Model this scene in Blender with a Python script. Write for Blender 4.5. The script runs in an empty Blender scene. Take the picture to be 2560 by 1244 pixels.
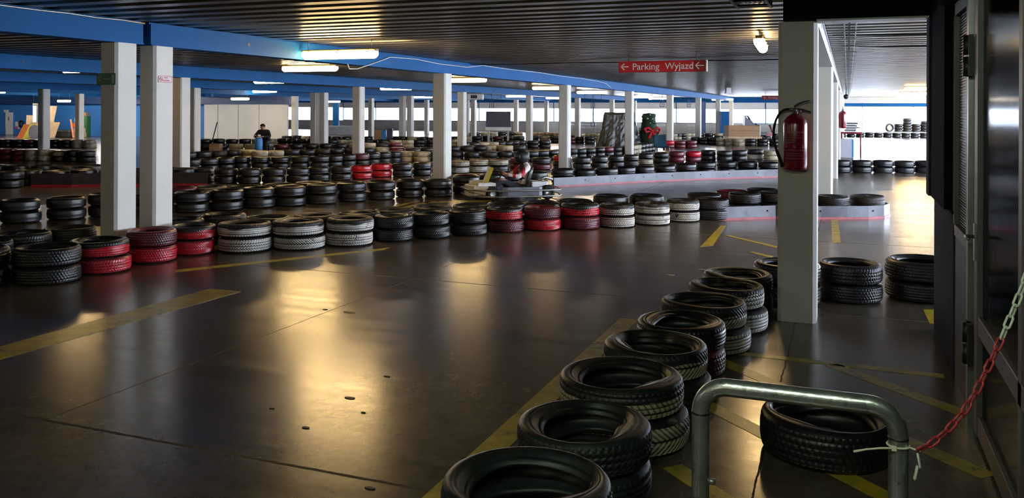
import bpy, bmesh, math, random
from math import sin, cos, pi, radians, tan, atan
from mathutils import Vector, Matrix

random.seed(11)
SC = bpy.context.scene
COL = SC.collection

# ------------------------------------------------------------ camera
FPX, CX, HY = 2150.0, 1280.0, 276.0        # focal length (px), principal column, horizon row
EYE, YAW, ROLL = 1.75, math.atan(840.0 / 2150.0), 0.004
cam_d = bpy.data.cameras.new('camera')
cam = bpy.data.objects.new('camera', cam_d)
COL.objects.link(cam)
cam.matrix_world = (Matrix.Translation((0, 0, EYE)) @ Matrix.Rotation(YAW, 4, 'Z')
                    @ Matrix.Rotation(pi / 2, 4, 'X') @ Matrix.Rotation(ROLL, 4, 'Z'))
cam_d.sensor_fit = 'HORIZONTAL'
cam_d.sensor_width = 36.0
cam_d.lens = 36.0 * FPX / 2560.0
cam_d.shift_y = -(622.0 - HY) / 2560.0
cam_d.clip_start, cam_d.clip_end = 0.05, 400
SC.camera = cam
RV = (cos(YAW), sin(YAW))
FV = (-sin(YAW), cos(YAW))


def HOR(px):
    return HY - ROLL * (px - CX)


def G(px, py, h=0.0):
    """ground point (or point on the level h) met by the ray through a picture point"""
    z = (EYE - h) * FPX / (py - HOR(px))
    xc = (px - CX) / FPX * z
    return (RV[0] * xc + FV[0] * z, RV[1] * xc + FV[1] * z)


def AT(px, z):
    xc = (px - CX) / FPX * z
    return (RV[0] * xc + FV[0] * z, RV[1] * xc + FV[1] * z)


def HT(px, py, z):
    return EYE - (py - HOR(px)) * z / FPX


# ------------------------------------------------------------ world and exposure
W = bpy.data.worlds.new('overcast sky')
SC.world = W
W.use_nodes = True
wn = W.node_tree
bg = wn.nodes['Background']
bg.inputs[0].default_value = (0.74, 0.83, 1.0, 1)
bg.inputs[1].default_value = 26.0
SC.view_settings.view_transform = 'Standard'
SC.view_settings.look = 'None'
SC.view_settings.gamma = 1
SC.view_settings.use_curve_mapping = False
SC.view_settings.exposure = 0.0
SC.cycles.max_bounces = 8
SC.cycles.diffuse_bounces = 5
SC.cycles.glossy_bounces = 4
SC.cycles.transparent_max_bounces = 8
SC.cycles.sample_clamp_indirect = 6.0
SC.cycles.caustics_reflective = False
SC.cycles.caustics_refractive = False
SC.cycles.use_denoising = True
LAMP_W = 58.0      # radiance of the warm tubes
LAMP_WARM = (1.0, 0.68, 0.30, 1)

ZB, ZC = 2.52, 2.80      # underside of beams, ceiling


# ------------------------------------------------------------ materials
def new_mat(name):
    m = bpy.data.materials.new(name)
    m.use_nodes = True
    nt = m.node_tree
    b = nt.nodes['Principled BSDF']
    return m, nt, b


def N(nt, kind, **kw):
    n = nt.nodes.new(kind)
    for k, v in kw.items():
        if k.startswith('i_'):
            key = k[2:]
            key = int(key) if key.isdigit() else key
            n.inputs[key].default_value = v
        else:
            setattr(n, k, v)
    return n


def ramp(nt, fac, stops):
    r = nt.nodes.new('ShaderNodeValToRGB')
    el = r.color_ramp.elements
    while len(el) < len(stops):
        el.new(0.5)
    for e, (p, c) in zip(el, stops):
        e.position = p
        e.color = c if len(c) == 4 else (*c, 1)
    nt.links.new(fac, r.inputs[0])
    return r.outputs[0]


def mix(nt, fac, a, b):
    m = nt.nodes.new('ShaderNodeMix')
    m.data_type = 'RGBA'
    for sock, v in ((m.inputs[0], fac), (m.inputs[6], a), (m.inputs[7], b)):
        if isinstance(v, bpy.types.NodeSocket):
            nt.links.new(v, sock)
        elif isinstance(v, (int, float)):
            sock.default_value = v
        else:
            sock.default_value = v if len(v) == 4 else (*v, 1)
    return m.outputs[2]


def mth(nt, op, a, b=None, c=None):
    m = nt.nodes.new('ShaderNodeMath')
    m.operation = op
    for i, v in enumerate((a, b, c)):
        if v is None:
            continue
        if isinstance(v, bpy.types.NodeSocket):
            nt.links.new(v, m.inputs[i])
        else:
            m.inputs[i].default_value = v
    return m.outputs[0]


def plain(name, col, rough=0.6, metal=0.0, var=0.12, scale=6.0, bump=0.0, spec=0.5, dirt=None):
    m, nt, b = new_mat(name)
    tc = N(nt, 'ShaderNodeTexCoord')
    no = N(nt, 'ShaderNodeTexNoise', i_Scale=scale, i_Detail=5.0)
    nt.links.new(tc.outputs['Object'], no.inputs['Vector'])
    lo = tuple(c * (1 - var) for c in col)
    hi = tuple(min(1, c * (1 + var)) for c in col)
    c = ramp(nt, no.outputs[0], [(0.3, lo), (0.7, hi)])
    if dirt:
        n2 = N(nt, 'ShaderNodeTexNoise', i_Scale=scale * 3.1, i_Detail=8.0, i_Roughness=0.7)
        nt.links.new(tc.outputs['Object'], n2.inputs['Vector'])
        f = ramp(nt, n2.outputs[0], [(0.56, (0, 0, 0)), (0.72, (1, 1, 1))])
        c = mix(nt, f, c, dirt)
    nt.links.new(c, b.inputs['Base Color'])
    b.inputs['Roughness'].default_value = rough
    b.inputs['Metallic'].default_value = metal
    b.inputs['Specular IOR Level'].default_value = spec
    if bump:
        bp = N(nt, 'ShaderNodeBump', i_Strength=bump, i_Distance=0.01)
        n3 = N(nt, 'ShaderNodeTexNoise', i_Scale=scale * 8, i_Detail=4.0)
        nt.links.new(tc.outputs['Object'], n3.inputs['Vector'])
        nt.links.new(n3.outputs[0], bp.inputs['Height'])
        nt.links.new(bp.outputs[0], b.inputs['Normal'])
    return m


def emit(name, col, strength):
    m, nt, b = new_mat(name)
    b.inputs['Base Color'].default_value = (0.9, 0.9, 0.85, 1)
    b.inputs['Emission Color'].default_value = col
    b.inputs['Emission Strength'].default_value = strength
    return m


def floor_material():
    m, nt, b = new_mat('polished dark concrete')
    tc = N(nt, 'ShaderNodeTexCoord')
    O = tc.outputs['Object']
    n1 = N(nt, 'ShaderNodeTexNoise', i_Scale=0.55, i_Detail=7.0, i_Roughness=0.62)
    nt.links.new(O, n1.inputs['Vector'])
    n2 = N(nt, 'ShaderNodeTexNoise', i_Scale=9.0, i_Detail=8.0, i_Roughness=0.7)
    nt.links.new(O, n2.inputs['Vector'])
    mp = N(nt, 'ShaderNodeMapping')
    mp.inputs['Rotation'].default_value = (0, 0, radians(-35))
    mp.inputs['Scale'].default_value = (0.5, 3.2, 1)
    nt.links.new(O, mp.inputs[0])
    n3 = N(nt, 'ShaderNodeTexNoise', i_Scale=1.4, i_Detail=6.0, i_Roughness=0.65)
    nt.links.new(mp.outputs[0], n3.inputs['Vector'])
    c = ramp(nt, n1.outputs[0], [(0.3, (0.052, 0.041, 0.030)), (0.7, (0.150, 0.118, 0.084))])
    f2 = ramp(nt, n2.outputs[0], [(0.35, (0.72, 0.72, 0.72)), (0.7, (1.15, 1.15, 1.15))])
    mm = nt.nodes.new('ShaderNodeMix'); mm.data_type = 'RGBA'; mm.blend_type = 'MULTIPLY'
    mm.inputs[0].default_value = 1.0
    nt.links.new(c, mm.inputs[6]); nt.links.new(f2, mm.inputs[7])
    c = mm.outputs[2]
    # thin rubber streaks and little stains
    vo = N(nt, 'ShaderNodeTexVoronoi', i_Scale=1.9)
    nt.links.new(O, vo.inputs['Vector'])
    sp = ramp(nt, vo.outputs['Distance'], [(0.020, (1, 1, 1)), (0.045, (0, 0, 0))])
    c = mix(nt, sp, c, (0.012, 0.010, 0.009))
    # saw-cut joints: lines at fixed X and Y of the slab
    sx = N(nt, 'ShaderNodeSeparateXYZ')
    nt.links.new(O, sx.inputs[0])
    wob = mth(nt, 'MULTIPLY', mth(nt, 'SUBTRACT', n2.outputs[0], 0.5), 0.03)
    def joint(axis, off, per, hw):
        v = mth(nt, 'ADD', mth(nt, 'SUBTRACT', sx.outputs[axis], off), wob)
        v = mth(nt, 'DIVIDE', v, per)
        v = mth(nt, 'ABSOLUTE', mth(nt, 'SUBTRACT', v, mth(nt, 'ROUND', v)))
        v = mth(nt, 'MULTIPLY', v, per)
        return mth(nt, 'LESS_THAN', v, hw)
    j = mth(nt, 'MAXIMUM', joint(1, 3.55, 4.4, 0.012), joint(0, -4.2, 3.8, 0.005))
    c = mix(nt, j, c, (0.006, 0.005, 0.004))
    nt.links.new(c, b.inputs['Base Color'])
    r = mth(nt, 'MULTIPLY_ADD', n3.outputs[0], 0.18, 0.10)
    r = mth(nt, 'MULTIPLY_ADD', n2.outputs[0], 0.07, r)
    r = mth(nt, 'ADD', r, mth(nt, 'MULTIPLY', j, 0.4))
    nt.links.new(r, b.inputs['Roughness'])
    b.inputs['Specular IOR Level'].default_value = 0.7
    b.inputs['Specular Tint'].default_value = (1.0, 0.90, 0.76, 1)
    bp = N(nt, 'ShaderNodeBump', i_Strength=0.10, i_Distance=0.004)
    h = mth(nt, 'SUBTRACT', n3.outputs[0], mth(nt, 'MULTIPLY', j, 2.0))
    nt.links.new(h, bp.inputs['Height'])
    nt.links.new(bp.outputs[0], b.inputs['Normal'])
    return m


def paint_on_floor():
    m, nt, b = new_mat('worn yellow line paint')
    tc = N(nt, 'ShaderNodeTexCoord')
    n1 = N(nt, 'ShaderNodeTexNoise', i_Scale=5.0, i_Detail=9.0, i_Roughness=0.75)
    nt.links.new(tc.outputs['Object'], n1.inputs['Vector'])
    c = ramp(nt, n1.outputs[0], [(0.36, (0.06, 0.05, 0.033)), (0.44, (0.36, 0.27, 0.022)), (0.7, (0.66, 0.50, 0.03))])
    nt.links.new(c, b.inputs['Base Color'])
    b.inputs['Roughness'].default_value = 0.32
    return m


def tyre_material(name, paint=None, paint2=None, cover=0.5, topdark=0.0, rub=(0.009, 0.009, 0.011), rough=0.5, groove_dark=1.0):
    """rubber, with worn paint that keeps out of the grooves (attribute 'groove')"""
    m, nt, b = new_mat(name)
    tc = N(nt, 'ShaderNodeTexCoord')
    oi = N(nt, 'ShaderNodeObjectInfo')
    add = N(nt, 'ShaderNodeVectorMath', operation='ADD')
    sc = N(nt, 'ShaderNodeVectorMath', operation='SCALE')
    sc.inputs[0].default_value = (31, 17, 9)
    nt.links.new(oi.outputs['Random'], sc.inputs['Scale'])
    nt.links.new(tc.outputs['Object'], add.inputs[0])
    nt.links.new(sc.outputs[0], add.inputs[1])
    V = add.outputs[0]
    n1 = N(nt, 'ShaderNodeTexNoise', i_Scale=7.0, i_Detail=8.0, i_Roughness=0.72)
    n2 = N(nt, 'ShaderNodeTexNoise', i_Scale=38.0, i_Detail=5.0, i_Roughness=0.7)
    n3 = N(nt, 'ShaderNodeTexNoise', i_Scale=2.6, i_Detail=3.0)
    for n in (n1, n2, n3):
        nt.links.new(V, n.inputs['Vector'])
    at = N(nt, 'ShaderNodeAttribute', attribute_name='groove')
    base = ramp(nt, n1.outputs[0], [(0.35, tuple(c * 0.7 for c in rub)), (0.72, tuple(c * 1.9 + 0.004 for c in rub))])
    if paint:
        pc = ramp(nt, n1.outputs[0], [(0.3, paint2 or tuple(c * 0.6 for c in paint)), (0.62, paint)])
        fac = mth(nt, 'ADD', mth(nt, 'MULTIPLY', n1.outputs[0], 0.65), mth(nt, 'MULTIPLY', n2.outputs[0], 0.35))
        lo = 0.60 - 0.25 * cover
        msk = ramp(nt, fac, [(lo - 0.02, (0, 0, 0)), (lo + 0.02, (1, 1, 1))])
        g = mth(nt, 'SUBTRACT', 1.0, mth(nt, 'MULTIPLY', at.outputs['Fac'], groove_dark))
        msk = mth(nt, 'MULTIPLY', msk, g)
        if topdark > 0:
            sx = N(nt, 'ShaderNodeSeparateXYZ')
            nt.links.new(tc.outputs['Object'], sx.inputs[0])
            zz = mth(nt, 'ADD', sx.outputs[2], mth(nt, 'MULTIPLY', mth(nt, 'SUBTRACT', n3.outputs[0], 0.5), 0.12))
            t = mth(nt, 'LESS_THAN', zz, 0.18 - topdark)
            msk = mth(nt, 'MULTIPLY', msk, t)
        base = mix(nt, msk, base, pc)
        rr = mth(nt, 'MULTIPLY_ADD', msk, -0.08, rough)
        nt.links.new(rr, b.inputs['Roughness'])
    else:
        dust = ramp(nt, n2.outputs[0], [(0.55, (0, 0, 0)), (0.8, (1, 1, 1))])
        base = mix(nt, mth(nt, 'MULTIPLY', dust, 0.35), base, (0.05, 0.045, 0.036))
        b.inputs['Roughness'].default_value = rough
    nt.links.new(base, b.inputs['Base Color'])
    bp = N(nt, 'ShaderNodeBump', i_Strength=0.35, i_Distance=0.004)
    nt.links.new(n2.outputs[0], bp.inputs['Height'])
    nt.links.new(bp.outputs[0], b.inputs['Normal'])
    return m


M = {}
M['floor'] = floor_material()
M['yellow'] = paint_on_floor()
M['column'] = plain('white painted concrete', (0.66, 0.64, 0.58), 0.55, var=0.05, scale=2.0, bump=0.15, dirt=None)
M['blue'] = plain('blue beam paint', (0.010, 0.105, 0.30), 0.6, var=0.08, scale=1.2, spec=0.1)
M['navy'] = plain('dark blue beam paint', (0.02, 0.06, 0.18), 0.4, var=0.08, scale=1.2)
M['palebeam'] = plain('pale grey beam paint', (0.55, 0.57, 0.62), 0.4, var=0.06)
M['deck'] = plain('galvanised deck', (0.20, 0.19, 0.17), 0.34, metal=0.75, var=0.18, scale=1.3)
M['dark'] = plain('near black paint', (0.010, 0.010, 0.013), 0.5)
M['black'] = plain('black plastic', (0.012, 0.012, 0.014), 0.4)
M['header'] = plain('dark header panel', (0.010, 0.011, 0.015), 0.95, spec=0.05)
M['matte'] = plain('matte black paint', (0.008, 0.008, 0.010), 0.95, spec=0.05)
M['plinth'] = plain('dark slate panel', (0.035, 0.038, 0.055), 0.9, var=0.1, spec=0.1)
M['steel'] = plain('dull steel', (0.32, 0.33, 0.32), 0.38, metal=0.8)
M['alu'] = plain('brown grey aluminium', (0.13, 0.115, 0.115), 0.5, metal=0.4)
M['pipe'] = plain('worn galvanised pipe', (0.42, 0.46, 0.43), 0.30, metal=0.85, var=0.35, scale=9.0, bump=0.12, dirt=(0.09, 0.075, 0.045))
M['white'] = plain('white plastic', (0.75, 0.75, 0.72), 0.5)
M['cream'] = plain('cream plastic', (0.62, 0.60, 0.45), 0.5)
M['wallwhite'] = plain('white panel', (0.82, 0.81, 0.78), 0.6, var=0.05, scale=1.0)
M['wallgrey'] = plain('grey parapet', (0.38, 0.38, 0.37), 0.7, var=0.15, scale=1.2)
M['walldark'] = plain('dark wall', (0.06, 0.06, 0.06), 0.7)
M['wallblue'] = plain('blue wall paint', (0.04, 0.22, 0.62), 0.6, var=0.06, scale=0.6)
M['red'] = plain('red sign plastic', (0.50, 0.02, 0.03), 0.4, var=0.05)
M['darkred'] = plain('dark red plastic', (0.20, 0.012, 0.02), 0.4, var=0.05)
M['extred'] = plain('red extinguisher enamel', (0.24, 0.006, 0.014), 0.22, var=0.05, spec=0.7)
M['letters'] = plain('off white lettering', (0.72, 0.70, 0.68), 0.5, var=0.03)
M['dimletters'] = plain('faded pink lettering', (0.5, 0.28, 0.28), 0.5, var=0.1)
M['green'] = plain('green sign plastic', (0.01, 0.13, 0.05), 0.4)
M['palegreen'] = plain('pale green', (0.35, 0.5, 0.40), 0.5)
M['chainred'] = plain('red plastic chain', (0.36, 0.03, 0.03), 0.35, var=0.2, scale=30)
M['chainwhite'] = plain('white plastic chain', (0.55, 0.62, 0.48), 0.4)
M['rubber'] = plain('rubber hose', (0.014, 0.014, 0.015), 0.6, spec=0.3)
M['guard'] = plain('grey barrier plastic', (0.11, 0.12, 0.15), 0.32, var=0.6, scale=1.6, dirt=(0.035, 0.035, 0.05))
M['guardred'] = plain('pink red edging', (0.42, 0.10, 0.12), 0.4, var=0.2)
M['guarddark'] = plain('dark maroon barrier', (0.045, 0.02, 0.025), 0.35, var=0.3)
M['lamp'] = emit('lit warm diffuser', LAMP_WARM, LAMP_W)
M['lampfar'] = emit('lit diffuser far', (1.0, 0.82, 0.60, 1), 60.0)
M['lampgreen'] = emit('lit greenish diffuser', (0.84, 1.0, 0.80, 1), 42.0)
M['lampfill_left'] = emit('lit cool diffuser of the added left bay lamps', (1.0, 0.94, 0.86, 1), 190.0)  # strong glow for the fill lamps added at the far left
M['lampfill'] = emit('lit diffuser of the added unseen lamps', (1.0, 0.90, 0.66, 1), 26.0)  # glow of fill lamps added out of view
M['housing'] = plain('lamp housing', (0.32, 0.26, 0.18), 0.5)
M['skin'] = plain('skin', (0.45, 0.25, 0.18), 0.5, var=0.05)
M['jacket'] = plain('black jacket cloth', (0.012, 0.012, 0.016), 0.8)
M['suitwhite'] = plain('white racing top', (0.85, 0.80, 0.84), 0.7, var=0.04)
M['suitred'] = plain('red racing cloth', (0.55, 0.03, 0.05), 0.7)
M['trousers'] = plain('dark blue trousers', (0.02, 0.022, 0.035), 0.8)
M['wood'] = plain('light plywood', (0.50, 0.34, 0.20), 0.6, var=0.15, scale=3)
M['card'] = plain('brown cardboard', (0.36, 0.20, 0.10), 0.7, var=0.1, scale=3)
M['yellowp'] = plain('yellow plastic', (0.60, 0.52, 0.03), 0.45)
M['orange'] = plain('orange panel', (0.65, 0.16, 0.03), 0.45)
M['pink'] = plain('pink poster', (0.7, 0.12, 0.28), 0.5)
M['bluep'] = plain('bright blue plastic', (0.03, 0.22, 0.55), 0.45)
M['teal'] = plain('dark teal plastic', (0.01, 0.04, 0.06), 0.8, spec=0.2)
M['slate'] = plain('dark slate plastic', (0.05, 0.05, 0.09), 0.4)
M['greenp'] = plain('green plastic', (0.03, 0.15, 0.03), 0.5)
M['leaf'] = plain('dark green foliage', (0.012, 0.05, 0.022), 0.7, var=0.4, scale=12, bump=0.8)
M['tarp'] = plain('dark tarpaulin', (0.022, 0.026, 0.024), 0.28, var=0.5, scale=4, bump=0.6)
M['brightred'] = plain('bright red ribbon', (0.7, 0.02, 0.04), 0.4)

glass, gnt, gb = new_mat('window glass')
gb.inputs['Base Color'].default_value = (0.85, 0.9, 0.9, 1)
gb.inputs['Roughness'].default_value = 0.03
gtr = gnt.nodes.new('ShaderNodeBsdfTransparent')
gtr.inputs[0].default_value = (0.62, 0.66, 0.68, 1)
ggl = gnt.nodes.new('ShaderNodeBsdfGlossy')
ggl.inputs['Roughness'].default_value = 0.10
gfr = gnt.nodes.new('ShaderNodeFresnel'); gfr.inputs[0].default_value = 1.4
gmx = gnt.nodes.new('ShaderNodeMixShader')
gnt.links.new(mth(gnt, 'MULTIPLY', gfr.outputs[0], 0.30), gmx.inputs[0])
gnt.links.new(gtr.outputs[0], gmx.inputs[1])
gnt.links.new(ggl.outputs[0], gmx.inputs[2])
gnt.links.new(gmx.outputs[0], gnt.nodes['Material Output'].inputs[0])
M['glass'] = glass

T = {
 'k': tyre_material('black rubber', rub=(0.0075, 0.0078, 0.010), rough=0.36),
 'p': tyre_material('dusty brown rubber', rub=(0.014, 0.012, 0.010), rough=0.48),
 'g': tyre_material('greenish black rubber', rub=(0.010, 0.013, 0.0125), rough=0.45),
 'r': tyre_material('red painted rubber', (0.66, 0.012, 0.030), (0.40, 0.010, 0.022), cover=1.1, rough=0.34, groove_dark=0.45),
 'R': tyre_material('half red painted rubber', (0.66, 0.012, 0.030), (0.40, 0.010, 0.022), cover=1.1, topdark=0.062, rough=0.34, groove_dark=0.45),
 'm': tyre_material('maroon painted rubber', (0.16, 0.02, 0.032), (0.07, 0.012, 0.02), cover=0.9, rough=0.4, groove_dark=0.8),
 'w': tyre_material('white painted rubber', (0.80, 0.77, 0.70), (0.50, 0.48, 0.42), cover=0.74, rough=0.5),
 'W': tyre_material('half white painted rubber', (0.80, 0.77, 0.70), (0.50, 0.48, 0.42), cover=0.76, topdark=0.060, rough=0.5),
 'c': tyre_material('cream painted rubber', (0.56, 0.49, 0.34), (0.30, 0.26, 0.17), cover=0.72, rough=0.5),
 'C': tyre_material('half cream painted rubber', (0.50, 0.46, 0.28), (0.25, 0.22, 0.13), cover=0.85, topdark=0.07, rough=0.5),
 'd': tyre_material('scuffed rubber sidewall', (0.16, 0.15, 0.12), (0.07, 0.065, 0.05), cover=0.18, rough=0.5),
}
TWORD = {'k': 'black', 'p': 'dusty black', 'g': 'black', 'r': 'red-painted', 'R': 'red-painted', 'm': 'maroon',
         'w': 'white-painted', 'W': 'white-painted', 'c': 'cream-painted', 'C': 'cream-painted'}


# ------------------------------------------------------------ mesh helpers
class MB:
    def __init__(self):
        self.v, self.f, self.m, self.s = [], [], [], []

    def add(self, vs, fs, mi=0, smooth=False):
        o = len(self.v)
        self.v += [tuple(v) for v in vs]
        self.f += [tuple(i + o for i in f) for f in fs]
        self.m += [mi] * len(fs)
        self.s += [smooth] * len(fs)
        return self

    def box(self, x0, y0, z0, x1, y1, z1, mi=0, b=0.0, mat=None):
        if b <= 0:
            vs = [(x, y, z) for z in (z0, z1) for y in (y0, y1) for x in (x0, x1)]
            fs = [(0, 2, 3, 1), (4, 5, 7, 6), (0, 1, 5, 4), (2, 6, 7, 3), (0, 4, 6, 2), (1, 3, 7, 5)]
        else:
            bm = bmesh.new()
            bmesh.ops.create_cube(bm, size=1)
            for v in bm.verts:
                v.co = Vector(((x0 + x1) / 2 + v.co.x * (x1 - x0), (y0 + y1) / 2 + v.co.y * (y1 - y0), (z0 + z1) / 2 + v.co.z * (z1 - z0)))
            bmesh.ops.bevel(bm, geom=bm.edges[:], offset=b, segments=2, affect='EDGES', profile=0.5)
            bm.verts.index_update()
            vs = [v.co.copy() for v in bm.verts]
            fs = [[v.index for v in f.verts] for f in bm.faces]
            bm.free()
        if mat is not None:
            vs = [mat @ Vector(v) for v in vs]
        return self.add(vs, fs, mi)

    def tube(self, pts, r, n=10, mi=0, caps=True):
        pts = [Vector(p) for p in pts]
        rs = r if isinstance(r, (list, tuple)) else [r] * len(pts)
        vs, fs = [], []
        up = None
        for i, p in enumerate(pts):
            t = (pts[min(i + 1, len(pts) - 1)] - pts[max(i - 1, 0)]).normalized()
            if up is None:
                up = Vector((0, 0, 1)) if abs(t.z) < 0.9 else Vector((1, 0, 0))
            a = t.cross(up)
            if a.length < 1e-5:
                a = t.cross(Vector((0, 1, 0)))
            a.normalize()
            up = a.cross(t).normalized()
            for k in range(n):
                an = 2 * pi * k / n
                vs.append(p + a * cos(an) * rs[i] + up * sin(an) * rs[i])
        for i in range(len(pts) - 1):
            for k in range(n):
                k2 = (k + 1) % n
                fs.append((i * n + k, i * n + k2, (i + 1) * n + k2, (i + 1) * n + k))
        if caps:
            fs.append(tuple(reversed(range(n))))
            fs.append(tuple(range((len(pts) - 1) * n, len(pts) * n)))
        return self.add(vs, fs, mi, True)

    def lathe(self, prof, n=24, mi=0, c=(0, 0, 0), closed=False, smooth=True):
        vs, fs = [], []
        k = len(prof)
        for i in range(n):
            a = 2 * pi * i / n
            for r, z in prof:
                vs.append((c[0] + r * cos(a), c[1] + r * sin(a), c[2] + z))
        for i in range(n):
            j = (i + 1) % n
            for q in range(k if closed else k - 1):
                q2 = (q + 1) % k
                fs.append((i * k + q, j * k + q, j * k + q2, i * k + q2))
        return self.add(vs, fs, mi, smooth)

    def prism(self, poly, z0, z1, mi=0):
        n = len(poly)
        vs = [(x, y, z0) for x, y in poly] + [(x, y, z1) for x, y in poly]
        fs = [tuple(reversed(range(n))), tuple(range(n, 2 * n))]
        fs += [(i, (i + 1) % n, n + (i + 1) % n, n + i) for i in range(n)]
        return self.add(vs, fs, mi)

    def ball(self, c, r, n=16, mi=0, sc=(1, 1, 1), mat=None):
        vs, fs = [], []
        m = n // 2
        for i in range(m + 1):
            ph = pi * i / m
            for k in range(n):
                th = 2 * pi * k / n
                vs.append(Vector((c[0] + r * sc[0] * sin(ph) * cos(th), c[1] + r * sc[1] * sin(ph) * sin(th), c[2] + r * sc[2] * cos(ph))))
        for i in range(m):
            for k in range(n):
                k2 = (k + 1) % n
                fs.append((i * n + k, (i + 1) * n + k, (i + 1) * n + k2, i * n + k2))
        return self.add(vs, fs, mi, True)

    def mesh(self, name, mats):
        me = bpy.data.meshes.new(name)
        me.from_pydata([tuple(v) for v in self.v], [], self.f)
        for m in (mats if isinstance(mats, (list, tuple)) else [mats]):
            me.materials.append(m)
        me.polygons.foreach_set('material_index', self.m)
        me.polygons.foreach_set('use_smooth', self.s)
        me.update()
        return me

    def build(self, name, mats, parent=None, loc=None, rotz=None):
        o = bpy.data.objects.new(name, self.mesh(name, mats))
        COL.objects.link(o)
        if parent is not None:
            o.parent = parent
        if loc is not None:
            o.location = loc
        if rotz is not None:
            o.rotation_euler = (0, 0, rotz)
        return o


def tag(o, label, cat, group=None, kind=None):
    if label:
        o['label'] = label
    if cat:
        o['category'] = cat
    if group:
        o['group'] = group
    if kind:
        o['kind'] = kind
    return o


def struct(o, label=None):
    o['kind'] = 'structure'
    if label:
        o['label'] = label
    return o


def thing(name, label, cat, loc=(0, 0, 0), rotz=0, group=None):
    o = bpy.data.objects.new(name, None)
    COL.objects.link(o)
    o.empty_display_size = 0.1
    o.location = loc
    o.rotation_euler = (0, 0, rotz)
    return tag(o, label, cat, group)


def copy_tree(o, parent=None):
    c = o.copy()
    COL.objects.link(c)
    c.parent = parent
    for ch in o.children:
        copy_tree(ch, c)
    return c


def text_mesh(name, body, size, mat, parent, loc, rot, bend=None, extrude=0.001, align='LEFT', font_scale=(1, 1)):
    cu = bpy.data.curves.new(name, 'FONT')
    cu.body = body
    cu.size = size
    cu.extrude = extrude
    cu.align_x = align
    cu.offset = size * 0.008
    t = bpy.data.objects.new('tmp', cu)
    COL.objects.link(t)
    bpy.context.view_layer.update()
    me = bpy.data.meshes.new_from_object(t.evaluated_get(bpy.context.evaluated_depsgraph_get()))
    bpy.data.objects.remove(t)
    me.name = name
    for v in me.vertices:
        v.co.x *= font_scale[0]
        v.co.y *= font_scale[1]
        if bend:
            a = v.co.x / bend
            z = v.co.z
            v.co.x = (bend + z) * sin(a)
            v.co.z = (bend + z) * cos(a)
    me.materials.clear()
    me.materials.append(mat)
    o = bpy.data.objects.new(name, me)
    COL.objects.link(o)
    o.parent = parent
    o.location = loc
    o.rotation_euler = rot
    return o


ONES = ['first', 'second', 'third', 'fourth', 'fifth', 'sixth', 'seventh', 'eighth', 'ninth', 'tenth', 'eleventh', 'twelfth',
        'thirteenth', 'fourteenth', 'fifteenth', 'sixteenth', 'seventeenth', 'eighteenth', 'nineteenth', 'twentieth']


def ordn(n):
    if n <= 20:
        return ONES[n - 1]
    t = {2: 'twent', 3: 'thirt', 4: 'fort', 5: 'fift'}[n // 10]
    return t + 'ieth' if n % 10 == 0 else t + 'y-' + ONES[n % 10 - 1]


# ------------------------------------------------------------ the shell of the garage
X0, X1, YF, YR = -58.0, 7.0, -6.0, 66.0
mb = MB().box(X0, YF, -0.2, X1 + 3, YR + 3, 0.0)
struct(mb.build('floor', M['floor']), 'dark polished concrete floor of the parking hall')

# ribbed steel deck: trapezoid profile running along X
mb = MB()
y = YF
per = 0.375
prof = []
while y < YR:
    prof += [(y, ZC), (y + 0.17, ZC), (y + 0.20, ZC + 0.075), (y + 0.345, ZC + 0.075)]
    y += per
prof.append((YR, ZC))
vs, fs = [], []
for (yy, zz) in prof:
    vs += [(X0, yy, zz), (X1, yy, zz)]
for i in range(len(prof) - 1):
    fs.append((2 * i, 2 * i + 1, 2 * i + 3, 2 * i + 2))
mb.add(vs, fs)
mb.box(X0, YF, ZC + 0.08, X1, YR, ZC + 0.25)
struct(mb.build('ceiling', M['deck']), 'ribbed metal deck ceiling')


def wall_y(name, yy, x0, x1, z0, z1, mat, th=0.2):
    return struct(MB().box(x0, yy, z0, x1, yy + th, z1).build(name, mat))


struct(MB().box(X0, YF - 0.2, 0, X1, YF, ZC + 0.1).build('wall_front', M['walldark']))
struct(MB().box(X0 - 0.2, YF, 0, X0, YR, ZC + 0.1).build('wall_left', M['wallblue']))
# right side wall with long openings, parapet below
mb = MB()
mb.box(X1, YF, 0, X1 + 0.2, 8.2, ZC + 0.1)
mb.box(X1, 8.2, 0, X1 + 0.2, YR, 0.55)
mb.box(X1, 8.2, 2.55, X1 + 0.2, YR, ZC + 0.1)
yy = 8.2
while yy < YR:
    mb.box(X1, yy - 0.12, 0.5, X1 + 0.2, yy + 0.12, 2.6)
    yy += 8.25
struct(mb.build('wall_right', M['wallgrey']))
# rear wall: parapet, window band, white fascia panels, blue edge beam
mb = MB()
SILL, WT = 0.84, 1.96
mb.box(X0, YR, 0, -0.9, YR + 0.2, SILL)
mb.box(X0, YR, WT, -3.0, YR + 0.12, 2.42, 1)
mb.box(X0, YR - 0.15, 2.40, -3.0, YR + 0.2, ZC + 0.1, 2)
mb.box(-3.0, YR - 0.1, 2.14, X1, YR + 0.2, 2.36, 2)
mb.box(-3.0, YR, 2.36, X1, YR + 0.2, ZC + 0.1, 1)
struct(mb.build('wall_back', [M['wallgrey'], M['wallwhite'], M['blue']]))
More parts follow.
